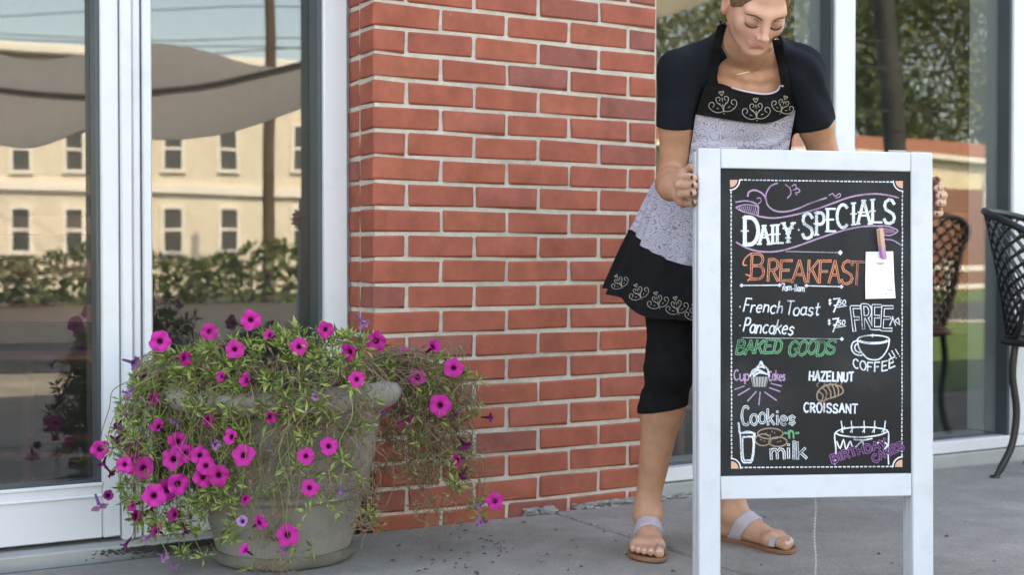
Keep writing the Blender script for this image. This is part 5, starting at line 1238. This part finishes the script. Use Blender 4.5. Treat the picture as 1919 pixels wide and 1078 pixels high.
# skin colour: lips, nails as pigment
hl = ((BV - HC) @ Rh)/HS; hx, hf, hu = hl[:,0], -hl[:,1], hl[:,2]
col = np.tile(np.array([.43,.215,.130,1.0]), (len(BV),1))
def blend(mask, c): col[:,:3] = col[:,:3]*(1-mask[:,None]) + np.array(c)*mask[:,None]
hdmask = np.clip((BV[:,2]-1.02)/.05, 0, 1); blend(hdmask*.85, (.55,.295,.20)); blend(np.clip((hf-.02)/.04,0,1)*(np.abs(hx) < .08)*(hu > -.1)*(hu < .12)*.6, (.62,.35,.265))
hand = np.zeros(len(BV))
for c in (pA[1], pB[1], tA[1], tB[1]): hand = np.maximum(hand, np.clip(1-(np.linalg.norm(BV-c,axis=1)-.045)/.05,0,1))
blend(hand*.8, (.56,.32,.235))
blend(np.clip((.16-BV[:,2])/.1,0,1)*.6, (.52,.29,.20))
lip = np.clip(1.30-((hx/.0225)**2+((hu+.0548)/.0085)**2),0,1)*(hf > .072); blend(np.clip(lip*1.6,0,1)*.62, (.47,.165,.145))
for s_ in (-1,1):
    blend(np.clip(1.2-(((hx-s_*.04)/.024)**2+((hu+.028)/.02)**2),0,1)*(hf > .03)*.28, (.60,.25,.20))
    blend(np.clip(1.25-(((hx-s_*.0315)/.019)**2+((hu-.001)/.010)**2),0,1)*(hf > .05)*.6, (.26,.125,.10))
for c, b0, r_ in NAIL:
    dirn = (c-b0)/np.linalg.norm(c-b0); q = BV - (c + dirn*r_*.3); blend(np.clip(1.6-np.linalg.norm(q,axis=1)/(r_*.85),0,1)*.0, (0,0,0))
ca = body.data.color_attributes.new('tint', 'FLOAT_COLOR', 'POINT'); ca.data.foreach_set('color', col.ravel())
# nails as small plates
M['nail_dark'] = basic('dark nail polish', (.07,.055,.06), .25, var=.1); M['nail'] = basic('natural nail', (.66,.42,.36), .3, var=.05)
def plate(c, ax_, nr, L, w_, mat, name='nail'):
    ax_ = Vector(ax_).normalized(); nr = Vector(nr); nr = (nr - ax_*nr.dot(ax_)).normalized(); sd2 = ax_.cross(nr); c = Vector(c); P = []
    for i in range(6):
        f = i/5; e = math.sqrt(max(.02, 1-(2*f-1)**4))
        P.append([c + ax_*(f-.5)*L + sd2*w_*e*g_ + nr*(-.30*w_*g_*g_*e) for g_ in (-1,-.5,0,.5,1)])
    q = MB(); q.grid(P); q.grid([[p - nr*.0006 for p in r_] for r_ in P]); q.build(name, mat, person, 60)
for c, b0, r_ in NAIL:
    vw = (CAM - Vector(c)).normalized(); dirn = Vector((c-b0)).normalized(); nr = (vw - dirn*vw.dot(dirn)).normalized()
    plate(Vector(c) + nr*(r_*.98) + dirn*r_*.25, dirn, nr, .0095, .0046, M['nail_dark'])
for c, d_, r_ in TOES:
    plate(Vector(c) + Vector((0,0,r_*.80)) + Vector(d_)*r_*.55, Vector(d_)+Vector((0,0,-.55)), Vector((0,0,1))+Vector(d_)*.7, r_*1.15, r_*.62, M['nail'], 'toenail')
# ---- brows, lashes, hair
HBVH = BVHTree.FromPolygons([tuple(v) for v in BV], [tuple(int(i) for i in q) for q in BQ])
M['hair'] = basic('dark blond hair', (.16,.088,.042), .5, var=.6, scale=190, bump=.6, bscale=300); M['brow'] = basic('brown brow', (.13,.075,.045), .7, var=.3, scale=200); M['lash'] = basic('dark lash', (.03,.02,.018), .6)
def on_face(x, u, off=.0006):
    o_ = Vector(hp(x, .25, u)); d_ = Vector(Rh @ vec(0, 1, 0)); h = HBVH.ray_cast(o_, d_); return (h[0] - d_*off) if h[0] is not None else Vector(hp(x,.08,u))
for s_ in (-1,1):
    q = MB(); pts = [(s_*.013,.0130),(s_*.022,.0160),(s_*.033,.0180),(s_*.043,.0160),(s_*.051,.0105)]
    q.tube(smooth_line([on_face(*p) for p in pts], 3), [.0010,.0017,.0021,.0023,.0024,.0024,.0023,.0022,.0021,.0018,.0014,.0010,.0005], 6, flat=.6); q.build('eyebrow', M['brow'], person, 60)
    q = MB(); pts = [(s_*.0165,-.0075),(s_*.023,-.0115),(s_*.0315,-.0130),(s_*.040,-.0110),(s_*.0475,-.0060)]
    q.tube(smooth_line([on_face(*p, .0010) for p in pts], 3), [.0008]+[.0021]*11+[.0012], 5, flat=.7); q.build('eyelashes', M['lash'], person, 60)
    q = MB(); pts = [(s_*.017,.0035),(s_*.0235,.0068),(s_*.0315,.0080),(s_*.040,.0066),(s_*.047,.0025)]
    q.tube(smooth_line([on_face(*p, .0002) for p in pts], 3), .0006, 5, flat=.7); q.build('eyelid_crease', M['brow'], person, 60)
Hr = Field()
hell(Hr, (0,-.018,.036), (.0795,.0975,.0885), k=0); hell(Hr, (0,-.05,.0), (.070,.062,.075), k=.02); hell(Hr, (0,-.118,.06), (.042,.036,.042), k=.02)
hell(Hr, (.004,.088,-.012), (.066,.068,.084), op='sub', k=.008); Hr.plane(hp(0,.040,.000), Rh @ vec(0,-1,-.95)); Hr.plane(hp(0,-.03,-.045), Rh @ vec(0,-.35,-1))
hair, _, _ = net_obj('hair', Hr.a, M['hair'], person, 2, zlo=int((1.05-GO[2])/H))
q = MB()
for px, ys, dx in ((1476,(8,18,30,40),6),(1479,(4,14,26),8),(1357,(6,16,24),-3),(1353,(10,22,30),-4)):
    P = [Vector(at(px+dx*math.sin(i*.9), y, 2.82)) for i, y in enumerate(ys)]; q.tube(smooth_line([Vector(hp(.06 if px > 1400 else -.066,.01,.055))]+P, 4), .0010, 4)
q.build('loose_strand', M['hair'], person, 60)

# ---- shirt: body offset, cut at neckline, sleeves and hem
M['navy'] = basic('navy jersey', (.0055,.008,.0125), .85, var=.25, scale=30, bump=.5, bscale=18, spec=.2)
M['black_cloth'] = basic('black cotton', (.0085,.0085,.0095), .9, var=.3, scale=40, bump=.4, bscale=40, spec=.15)
Sv = Field()
for S in 'AB':
    e0 = sh[S]*.49+el[S]*.51; dr = (el[S]-sh[S])/np.linalg.norm(el[S]-sh[S]); f = Field(); f.cone(sh[S]+vec(0,0,0.0), e0+dr*.06, .0475, .0480, k=0, m=.05)
    f.plane(e0 + vec(0,0,0), dr); Sv.a = np.minimum(Sv.a, f.a); del f
st = smin(T_.a - .008, Sv.a, .028)
# soft folds
xx, yy, zz_ = gx[:,None,None], gy[None,:,None], gz[None,None,:]
st += (.0022*np.sin(44*(xx*1.1+zz_*.8)+5*np.sin(13*zz_+6*xx)+3*np.sin(17*yy))*(.4+.6*np.sin(9*xx+7*zz_)**2) ).astype(np.float32)
sf = Field(); sf.a = st; sf.ell(tp(-.006,.07,.468), (.078,.13,.074), RT, k=.006, op='sub'); sf.cone(tp(0,.0,.49), nk + (nk-neckb)*.8, .066, .070, k=.006, op='sub')
sf.plane(tp(0,0,.10), -spine)
shirt, SV_, SQ_ = net_obj('t_shirt', sf.a, M['navy'], person, 2)
lf = Field(); lf.a = Lg.a - .0045 + (.0012*np.sin(90*zz_+12*np.sin(20*xx))).astype(np.float32)*np.ones_like(Lg.a)
kd = (an['A']-kn['A']); lf.plane((kn['A']*.70+an['A']*.30), vec(.18,.0,-1.0))
leg_f = lf.a; leg_f = smin(leg_f, T_.a-.004, .03); tf = Field(); tf.a = leg_f; tf.plane(tp(0,0,.09), spine)
net_obj('leggings', tf.a, M['black_cloth'], person, 1)
del tf, lf, Sv, st
# ---- sandals
M['sandal_sole'] = basic('brown leather sole', (.22,.095,.05), .6, var=.2, scale=30); M['sandal_strap'] = basic('mauve leather strap', (.42,.36,.40), .5, var=.06)
for S, (heel, d, bd_) in FOOT.items():
    sand = None
    out = [(-.036,0),(-.030,.020),(-.010,.030),(.03,.030),(.08,.028),(.12,.036),(.155,.045),(.185,.046),(.207,.040),(.217,.026),(.214,.008),(.203,-.014),(.188,-.032),(.165,-.044),(.135,-.046),(.09,-.040),(.04,-.033),(-.005,-.031),(-.028,-.022)]
    O = [tuple(p)[:2] for p in smooth_line(out, 3, True)][:-1]; n = len(O); q = MB(); V = []
    for z, k in ((.0008,.97),(.004,1.0),(.0105,1.0),(.0125,.985)):
        for f, l in O: c = heel + d*(f*k+.09*(1-k)) + bd_*l*k; V.append((c[0], c[1], z))
    q.add(V, [(i*n+j, i*n+(j+1)%n, (i+1)*n+(j+1)%n, (i+1)*n+j) for i in range(3) for j in range(n)] + [tuple(range(n))[::-1], tuple(range(3*n,4*n))])
    sole = q.build('sandal', M['sandal_sole'], person, 40)
    f = Field(); f.a = Lg.a - .0048; cb = heel + d*.088 + vec(0,0,.072); nb2 = d*.80 - vec(0,0,1)*.60
    f.plane(cb - nb2*.016, -nb2); f.plane(cb + nb2*.016, nb2); f.plane(heel+vec(0,0,.006), vec(0,0,-1)); f.plane(heel+vec(0,0,.105), vec(0,0,1)); f.plane(vec(.455,3.2,0), vec(1,0,0) if S == 'A' else vec(-1,0,0))
    net_obj('strap', f.a, M['sandal_strap'], sole, 1, zhi=int(.2/H))
    big = TOES[0 if S == 'A' else 5]; q = MB(); c = Vector(big[0]) - Vector(d)*.030; ring = []
    for i in range(19):
        a = math.pi*i/18; ring.append([c + Vector(bd_)*math.cos(a)*.0152 + Vector((0,0,math.sin(a)*.0190-.004)) + Vector(d)*e for e in (-.008,-.003,.003,.008)])
    q.grid(ring); q.grid([[p + (p-c).normalized()*.0016 for p in r_] for r_ in ring]); q.build('toe_loop', M['sandal_strap'], sole, 60)
del Lg, Ar, Hn, Hd, Hr, f, sf
# ---- apron
M['apron_cloth'] = None
def apron_mat():
    m, nd, lk, b = newmat('lavender printed cotton'); tc = N(nd,'ShaderNodeTexCoord'); b.inputs['Roughness'].default_value=.9; b.inputs['Specular IOR Level'].default_value=.15
    g = N(nd,'ShaderNodeNewGeometry')
    mp = N(nd,'ShaderNodeMapping'); mp.inputs['Scale'].default_value=(1,.35,1)
    nd1 = N(nd,'ShaderNodeTexNoise'); nd1.inputs['Scale'].default_value=45; lk.new(g.outputs['Position'], nd1.inputs['Vector']); va_ = N(nd,'ShaderNodeVectorMath', operation='MULTIPLY_ADD'); lk.new(nd1.outputs['Color'], va_.inputs[0]); va_.inputs[1].default_value=(.022,.022,.022); lk.new(g.outputs['Position'], va_.inputs[2]); lk.new(va_.outputs[0], mp.inputs['Vector'])
    v1 = N(nd,'ShaderNodeTexVoronoi', feature='F1'); v1.inputs['Scale'].default_value=42; lk.new(mp.outputs[0], v1.inputs['Vector'])
    wv = N(nd,'ShaderNodeMath', operation='MULTIPLY'); lk.new(v1.outputs['Distance'], wv.inputs[0]); wv.inputs[1].default_value=30
    sn = N(nd,'ShaderNodeMath', operation='SINE'); lk.new(wv.outputs[0], sn.inputs[0])
    r1 = N(nd,'ShaderNodeMapRange'); lk.new(sn.outputs[0], r1.inputs['Value']); r1.inputs['From Min'].default_value=.6; r1.inputs['From Max'].default_value=.95; r1.inputs['To Max'].default_value=.65
    v2 = N(nd,'ShaderNodeTexVoronoi', feature='F1'); v2.inputs['Scale'].default_value=88; lk.new(mp.outputs[0], v2.inputs['Vector'])
    r2 = N(nd,'ShaderNodeMapRange'); lk.new(v2.outputs['Distance'], r2.inputs['Value']); r2.inputs['From Min'].default_value=.25; r2.inputs['From Max'].default_value=.16; r2.inputs['To Max'].default_value=.8
    nz = N(nd,'ShaderNodeTexNoise'); nz.inputs['Scale'].default_value=60; lk.new(g.outputs['Position'], nz.inputs['Vector']); r3 = N(nd,'ShaderNodeMapRange'); lk.new(nz.outputs[0], r3.inputs['Value']); r3.inputs['From Min'].default_value=.45; r3.inputs['From Max'].default_value=.55
    m4 = N(nd,'ShaderNodeMath', operation='MULTIPLY'); lk.new(r2.outputs[0], m4.inputs[0]); lk.new(r3.outputs[0], m4.inputs[1])
    mx_ = N(nd,'ShaderNodeMath', operation='MAXIMUM'); lk.new(r1.outputs[0], mx_.inputs[0]); lk.new(m4.outputs[0], mx_.inputs[1])
    mc = N(nd,'ShaderNodeMix', data_type='RGBA'); lk.new(mx_.outputs[0], mc.inputs[0]); mc.inputs[6].default_value=(.43,.41,.49,1); mc.inputs[7].default_value=(.075,.07,.09,1); lk.new(mc.outputs[2], b.inputs['Base Color']); return m
M['apron_cloth'] = apron_mat()
M['apron_trim'] = basic('lilac trim', (.62,.55,.68), .85, var=.05); M['embroidery'] = basic('cream embroidery', (.48,.44,.37), .8, var=.2, scale=300)
CB = BVHTree.FromPolygons([tuple(v) for v in SV_] + [tuple(v) for v in BV], [tuple(int(i) for i in q) for q in SQ_] + [tuple(int(i)+len(SV_) for i in q) for q in BQ])
def drape(px, py, off, fallback=None):
    r_ = ray(px, py).normalized(); h = CB.ray_cast(CAM, r_)
    if h[0] is None or h[3] > 3.6: return fallback
    return h[3] - off
def sheet(L, Rr, nu, nv, off, smooth_it=6, wrap=.0):
    """cloth between a left and a right edge (lists of picture points, top to bottom) lying on what is under it"""
    Ls = smooth_line(L, nv); Rs = smooth_line(Rr, nv); n = min(len(Ls), len(Rs)); D = np.full((n, nu+1), np.nan); PX = np.zeros((n, nu+1, 2))
    for i in range(n):
        for j in range(nu+1):
            f = j/nu; x = Ls[i].x+(Rs[i].x-Ls[i].x)*f; y = Ls[i].y+(Rs[i].y-Ls[i].y)*f; PX[i,j] = x, y; v = drape(x, y, off)
            if v is not None: D[i,j] = v
    m = np.nanmedian(D); D[np.abs(D-m) > .16] = np.nan
    for _ in range(60):
        bad = np.isnan(D)
        if not bad.any(): break
        for i, j in np.argwhere(bad):
            nb_ = [D[a,b] for a,b in ((i-1,j),(i+1,j),(i,j-1),(i,j+1)) if 0 <= a < n and 0 <= b <= nu and not np.isnan(D[a,b])]
            if nb_: D[i,j] = np.mean(nb_)+.004
    D0 = D.copy()
    for _ in range(smooth_it):
        P_ = np.pad(D, 1, mode='edge'); D = np.minimum(D0, .25*(P_[2:,1:-1]+P_[:-2,1:-1]+P_[1:-1,2:]+P_[1:-1,:-2]))
    return [[CAM + ray(*PX[i,j]).normalized()*D[i,j] for j in range(nu+1)] for i in range(n)]
def thick(P, t_=.0025):
    q = MB(); nu, nv = len(P), len(P[0]); back = [[p + (p-CAM).normalized()*t_ for p in r_] for r_ in P]; q.grid(P); q.grid(back)
    for i in range(nu-1): q.add([P[i][0], P[i+1][0], back[i+1][0], back[i][0]], [(0,1,2,3)]); q.add([P[i][-1], P[i+1][-1], back[i+1][-1], back[i][-1]], [(0,1,2,3)])
    for j in range(nv-1): q.add([P[0][j], P[0][j+1], back[0][j+1], back[0][j]], [(0,1,2,3)]); q.add([P[-1][j], P[-1][j+1], back[-1][j+1], back[-1][j]], [(0,1,2,3)])
    return q
# lavender front: bib below the band
def quad_sheet(top, bot, nu, nv, off, it=6):
    Tt = smooth_line(top, 6); Bt = smooth_line(bot, 6)
    def samp(A, f): k = f*(len(A)-1); i = min(int(k), len(A)-2); return A[i].lerp(A[i+1], k-i)
    rows = []
    for i in range(nv+1):
        rows.append([samp(Tt, j/nu).lerp(samp(Bt, j/nu), i/nv) for j in range(nu+1)])
    D = np.full((nv+1, nu+1), np.nan)
    for i in range(nv+1):
        for j in range(nu+1):
            v = drape(rows[i][j].x, rows[i][j].y, off)
            if v is not None: D[i,j] = v
    m = np.nanmedian(D); D[(D-m) > .14] = np.nan; D[(m-D) > .14] = np.nan
    while np.isnan(D).any():
        B_ = D.copy()
        for i, j in np.argwhere(np.isnan(D)):
            nb_ = [D[a,b] for a,b in ((i-1,j),(i+1,j),(i,j-1),(i,j+1)) if 0 <= a <= nv and 0 <= b <= nu and not np.isnan(D[a,b])]
            if nb_: B_[i,j] = np.mean(nb_)+.003
        D = B_
    D0 = D.copy()
    for _ in range(it): P_ = np.pad(D, 1, mode='edge'); D = np.minimum(D0, .25*(P_[2:,1:-1]+P_[:-2,1:-1]+P_[1:-1,2:]+P_[1:-1,:-2]))
    return [[CAM + ray(rows[i][j].x, rows[i][j].y).normalized()*D[i,j] for j in range(nu+1)] for i in range(nv+1)]
band_low = [(1304,214),(1340,220),(1390,228),(1435,231),(1465,222),(1491,206)]
bibP = quad_sheet(band_low, [(1284,345),(1320,350),(1370,352),(1420,352),(1450,350),(1466,345)], 34, 26, .012, 10)
# soft creases across the waist of the bib
for i, r_ in enumerate(bibP):
    f = i/26
    for j in range(len(r_)): r_[j] = r_[j] - (r_[j]-CAM).normalized()*(.0035*math.sin(i*1.15+j*.18)*min(1,max(0,f-.15)*4) )
# skirt wraps the hips
def skirt_pt(th, f):
    """th: 180 = her right side, 270 = front, 360 = left; f 0 waist, 1 band seam, 2 hem"""
    a = R(th); w_ = max(0, -math.sin(a)); c0 = Vector((.520,3.225,0)).lerp(Vector((.500,3.255,0)), min(1,f))
    zw = .935 - .02*w_; zs = .790 - .098*w_; zh = .648 - .088*w_
    if f <= 1: z = zw+(zs-zw)*f; rx = .150+.044*f**.8; ry = .125+.045*f**.8; pl = (.006*math.sin(th*.21+2)+.004*math.sin(th*.47))*f
    else: g_ = f-1; z = zs+(zh-zs)*g_; rx = .196+.058*g_**.9; ry = .172+.045*g_**.9; pl = (.004+.013*g_)*(math.sin(R(th)*15+1.6*math.sin(R(th)*4))*(.65+.35*math.sin(R(th)*6.3)))+.002
    z += (.006*math.sin(R(th)*7.5) if f > 1 else 0)*(f-1)
    return c0 + Vector(((rx+pl)*math.cos(a), (ry+pl)*math.sin(a), z))
def skirt(f0, f1, nv, th0=158, th1=382, nt=150): return [[skirt_pt(th0+(th1-th0)*j/nt, f0+(f1-f0)*i/nv) for j in range(nt+1)] for i in range(nv+1)]
q = thick(bibP); SK = skirt(0, 1, 16); q.grid(SK); q.grid([[p + Vector((skirt_pt(270,0).x-p.x, 3.25-p.y, 0)).normalized()*.0025 for p in r_] for r_ in SK])
apron = q.build('apron', M['apron_cloth'], person, 60); apron['label'] = 'lavender printed apron front with small dark floral pattern'
RF = skirt(1.0, 2, 20, nt=260)
RF = [[p + Vector((p.x-.51, p.y-3.25, 0)).normalized()*.004 for p in r_] for r_ in RF]
q = MB(); q.grid(RF); q.grid([[p - Vector((p.x-.51, p.y-3.25, 0)).normalized()*.003 for p in r_] for r_ in RF]); ruf = q.build('ruffle', M['black_cloth'], apron, 60)
bandP = quad_sheet([(1322,157),(1350,156),(1378,166),(1408,173),(1436,176),(1456,170),(1464,160),(1480,170)], band_low, 36, 14, .016, 8)
band = thick(bandP).build('bib_band', M['black_cloth'], apron, 60)
tr_ = MB(); tr_.tube([bandP[0][j] + (CAM-bandP[0][j]).normalized()*.001 for j in range(9, 33)], .0022, 6); tr_.build('trim', M['apron_trim'], apron, 60)
NS = []
for nm, cl, w_ in (('l', [(1354,46),(1349,62),(1343,90),(1339,120),(1336,145),(1336,166)], 17), ('r', [(1455,74),(1459,92),(1465,118),(1470,145),(1474,174)], 18)):
    A = smooth_line(cl, 6); n = len(A); D = []
    for i in range(n):
        row = [drape(A[i].x+k*w_/2, A[i].y, .006) for k in (-1,-.5,0,.5,1)]; v = [x for x in row if x is not None and 2.7 < x < 3.2]; D.append(min(v) if v else 3.02)
    D = np.array(D); D2 = D.copy()
    for _ in range(5): P_ = np.pad(D2,1,mode='edge'); D2 = np.minimum(D, (P_[2:]+P_[:-2])*.5)
    Pn = [[CAM + ray(A[i].x+k*w_/2, A[i].y).normalized()*(D2[i]+abs(k)*.002) for k in (-1,-.5,0,.5,1)] for i in range(n)]
    thick(Pn).build('neck_strap', M['black_cloth'], apron, 60); NS.append(Pn[0][2])
nc = Vector(nk*.45 + neckb*.55); arcp = [NS[0], nc + Vector((-.062,.012,.048)), nc + Vector((-.045,.058,.050)), nc + Vector((0,.078,.048)), nc + Vector((.045,.058,.046)), nc + Vector((.062,.012,.040)), NS[1]]
A = smooth_line(arcp, 5); Pn = [[p + Vector((0,.004*k,.009*k)) for k in (-1,-.5,0,.5,1)] for p in A]; q = MB(); q.grid(Pn); q.grid([[p + (p-nc).normalized()*.002 for p in r_] for r_ in Pn]); q.build('neck_strap', M['black_cloth'], apron, 60)
# embroidery: scrolls and hearts laid on the cloth
def embroider(bvh, mots, name, w_px):
    q = MB(); up_ = 0
    for pts in mots:
        Q = []
        for x, y in pts:
            r_ = ray(x, y).normalized(); h = bvh.ray_cast(CAM, r_)
            if h[0] is not None: Q.append(h[0] - r_*.0022)
        if len(Q) < 2: continue
        q.tube(Q, w_px*3.0/FPX/2, 5, flat=.8)
    q.build(name, M['embroidery'], apron, 60)['kind'] = 'stuff'
def motif(cx, cy, s, ang=0, half=False):
    U = []
    def T2(x, y): c_, s_ = math.cos(ang), math.sin(ang); return (cx+(x*c_+y*s_)*s, cy-(-x*s_+y*c_)*s)
    def tp2(pts): return [tuple(p)[:2] for p in smooth_line([T2(*p) for p in pts], 3)]
    for sg in (-1, 1):
        if half and sg == 1: pass
        U.append(tp2([(0,-.85),(sg*.45,-.95),(sg*.95,-.75),(sg*1.25,-.35),(sg*1.15,.0),(sg*.85,.02),(sg*.78,-.25),(sg*.95,-.4)]))
        U.append(tp2([(0,-.85),(sg*.12,-.4),(sg*.48,-.05),(sg*.55,.3),(sg*.32,.45),(sg*.18,.25),(sg*.30,.1)]))
        U.append(tp2([(sg*.4,-.6),(sg*.62,-.52)])); U.append(tp2([(sg*.22,-.3),(sg*.3,-.12)]))
        U.append(tp2([(0,.52),(sg*.14,.72),(sg*.22,.88),(sg*.1,.92),(0,.80)]))
    U.append(tp2([(0,-1.0),(.02,-1.12)])); U.append(tp2([(0,-.5),(0,-.2)])); U.append(tp2([(0,.0),(.0,.35)])); return U
bb = BVHTree.FromObject(band, bpy.context.evaluated_depsgraph_get()) if False else BVHTree.FromPolygons([tuple(p) for r_ in bandP for p in r_], [(i*37+j, i*37+j+1, (i+1)*37+j+1, (i+1)*37+j) for i in range(14) for j in range(36)])
embroider(bb, motif(1354,190,21,-.12) + motif(1417,203,21,-.06) + motif(1468,195,17,.32), 'embroidery', 1.4)
nR = 261; rbv = BVHTree.FromPolygons([tuple(p) for r_ in RF for p in r_], [(i*nR+j, i*nR+j+1, (i+1)*nR+j+1, (i+1)*nR+j) for i in range(20) for j in range(nR-1)])
mo = []
for px, py, s, a in ((1160,533,15,-.5),(1196,552,17,-.4),(1232,568,18,-.25),(1268,578,19,-.2),(1302,590,17,-.15)): mo += motif(px, py-6, s*.9, a)
embroider(rbv, mo, 'embroidery', 1.15)
# ---- necklace
M['gold'] = basic('pale gold', (.75,.62,.45), .3, metal=.9, var=.05)
q = MB(); nl = []
for i in range(17):
    f = i/16; x = 1352+(1452-1352)*f; y = 86 + 50*(1-(2*f-1)**2); d_ = drape(x, y, .0016)
    if d_ is not None and d_ < 3.1: nl.append(CAM + ray(x, y).normalized()*d_)
if len(nl) > 3: q.tube(nl, .0005, 4)
pd = [CAM + ray(x, y).normalized()*((drape(x, y, .003) or 2.95)) for x, y in ((1381,139),(1403,134))]; q.tube(pd, .0022, 6); q.build('necklace', M['gold'], person, 60)
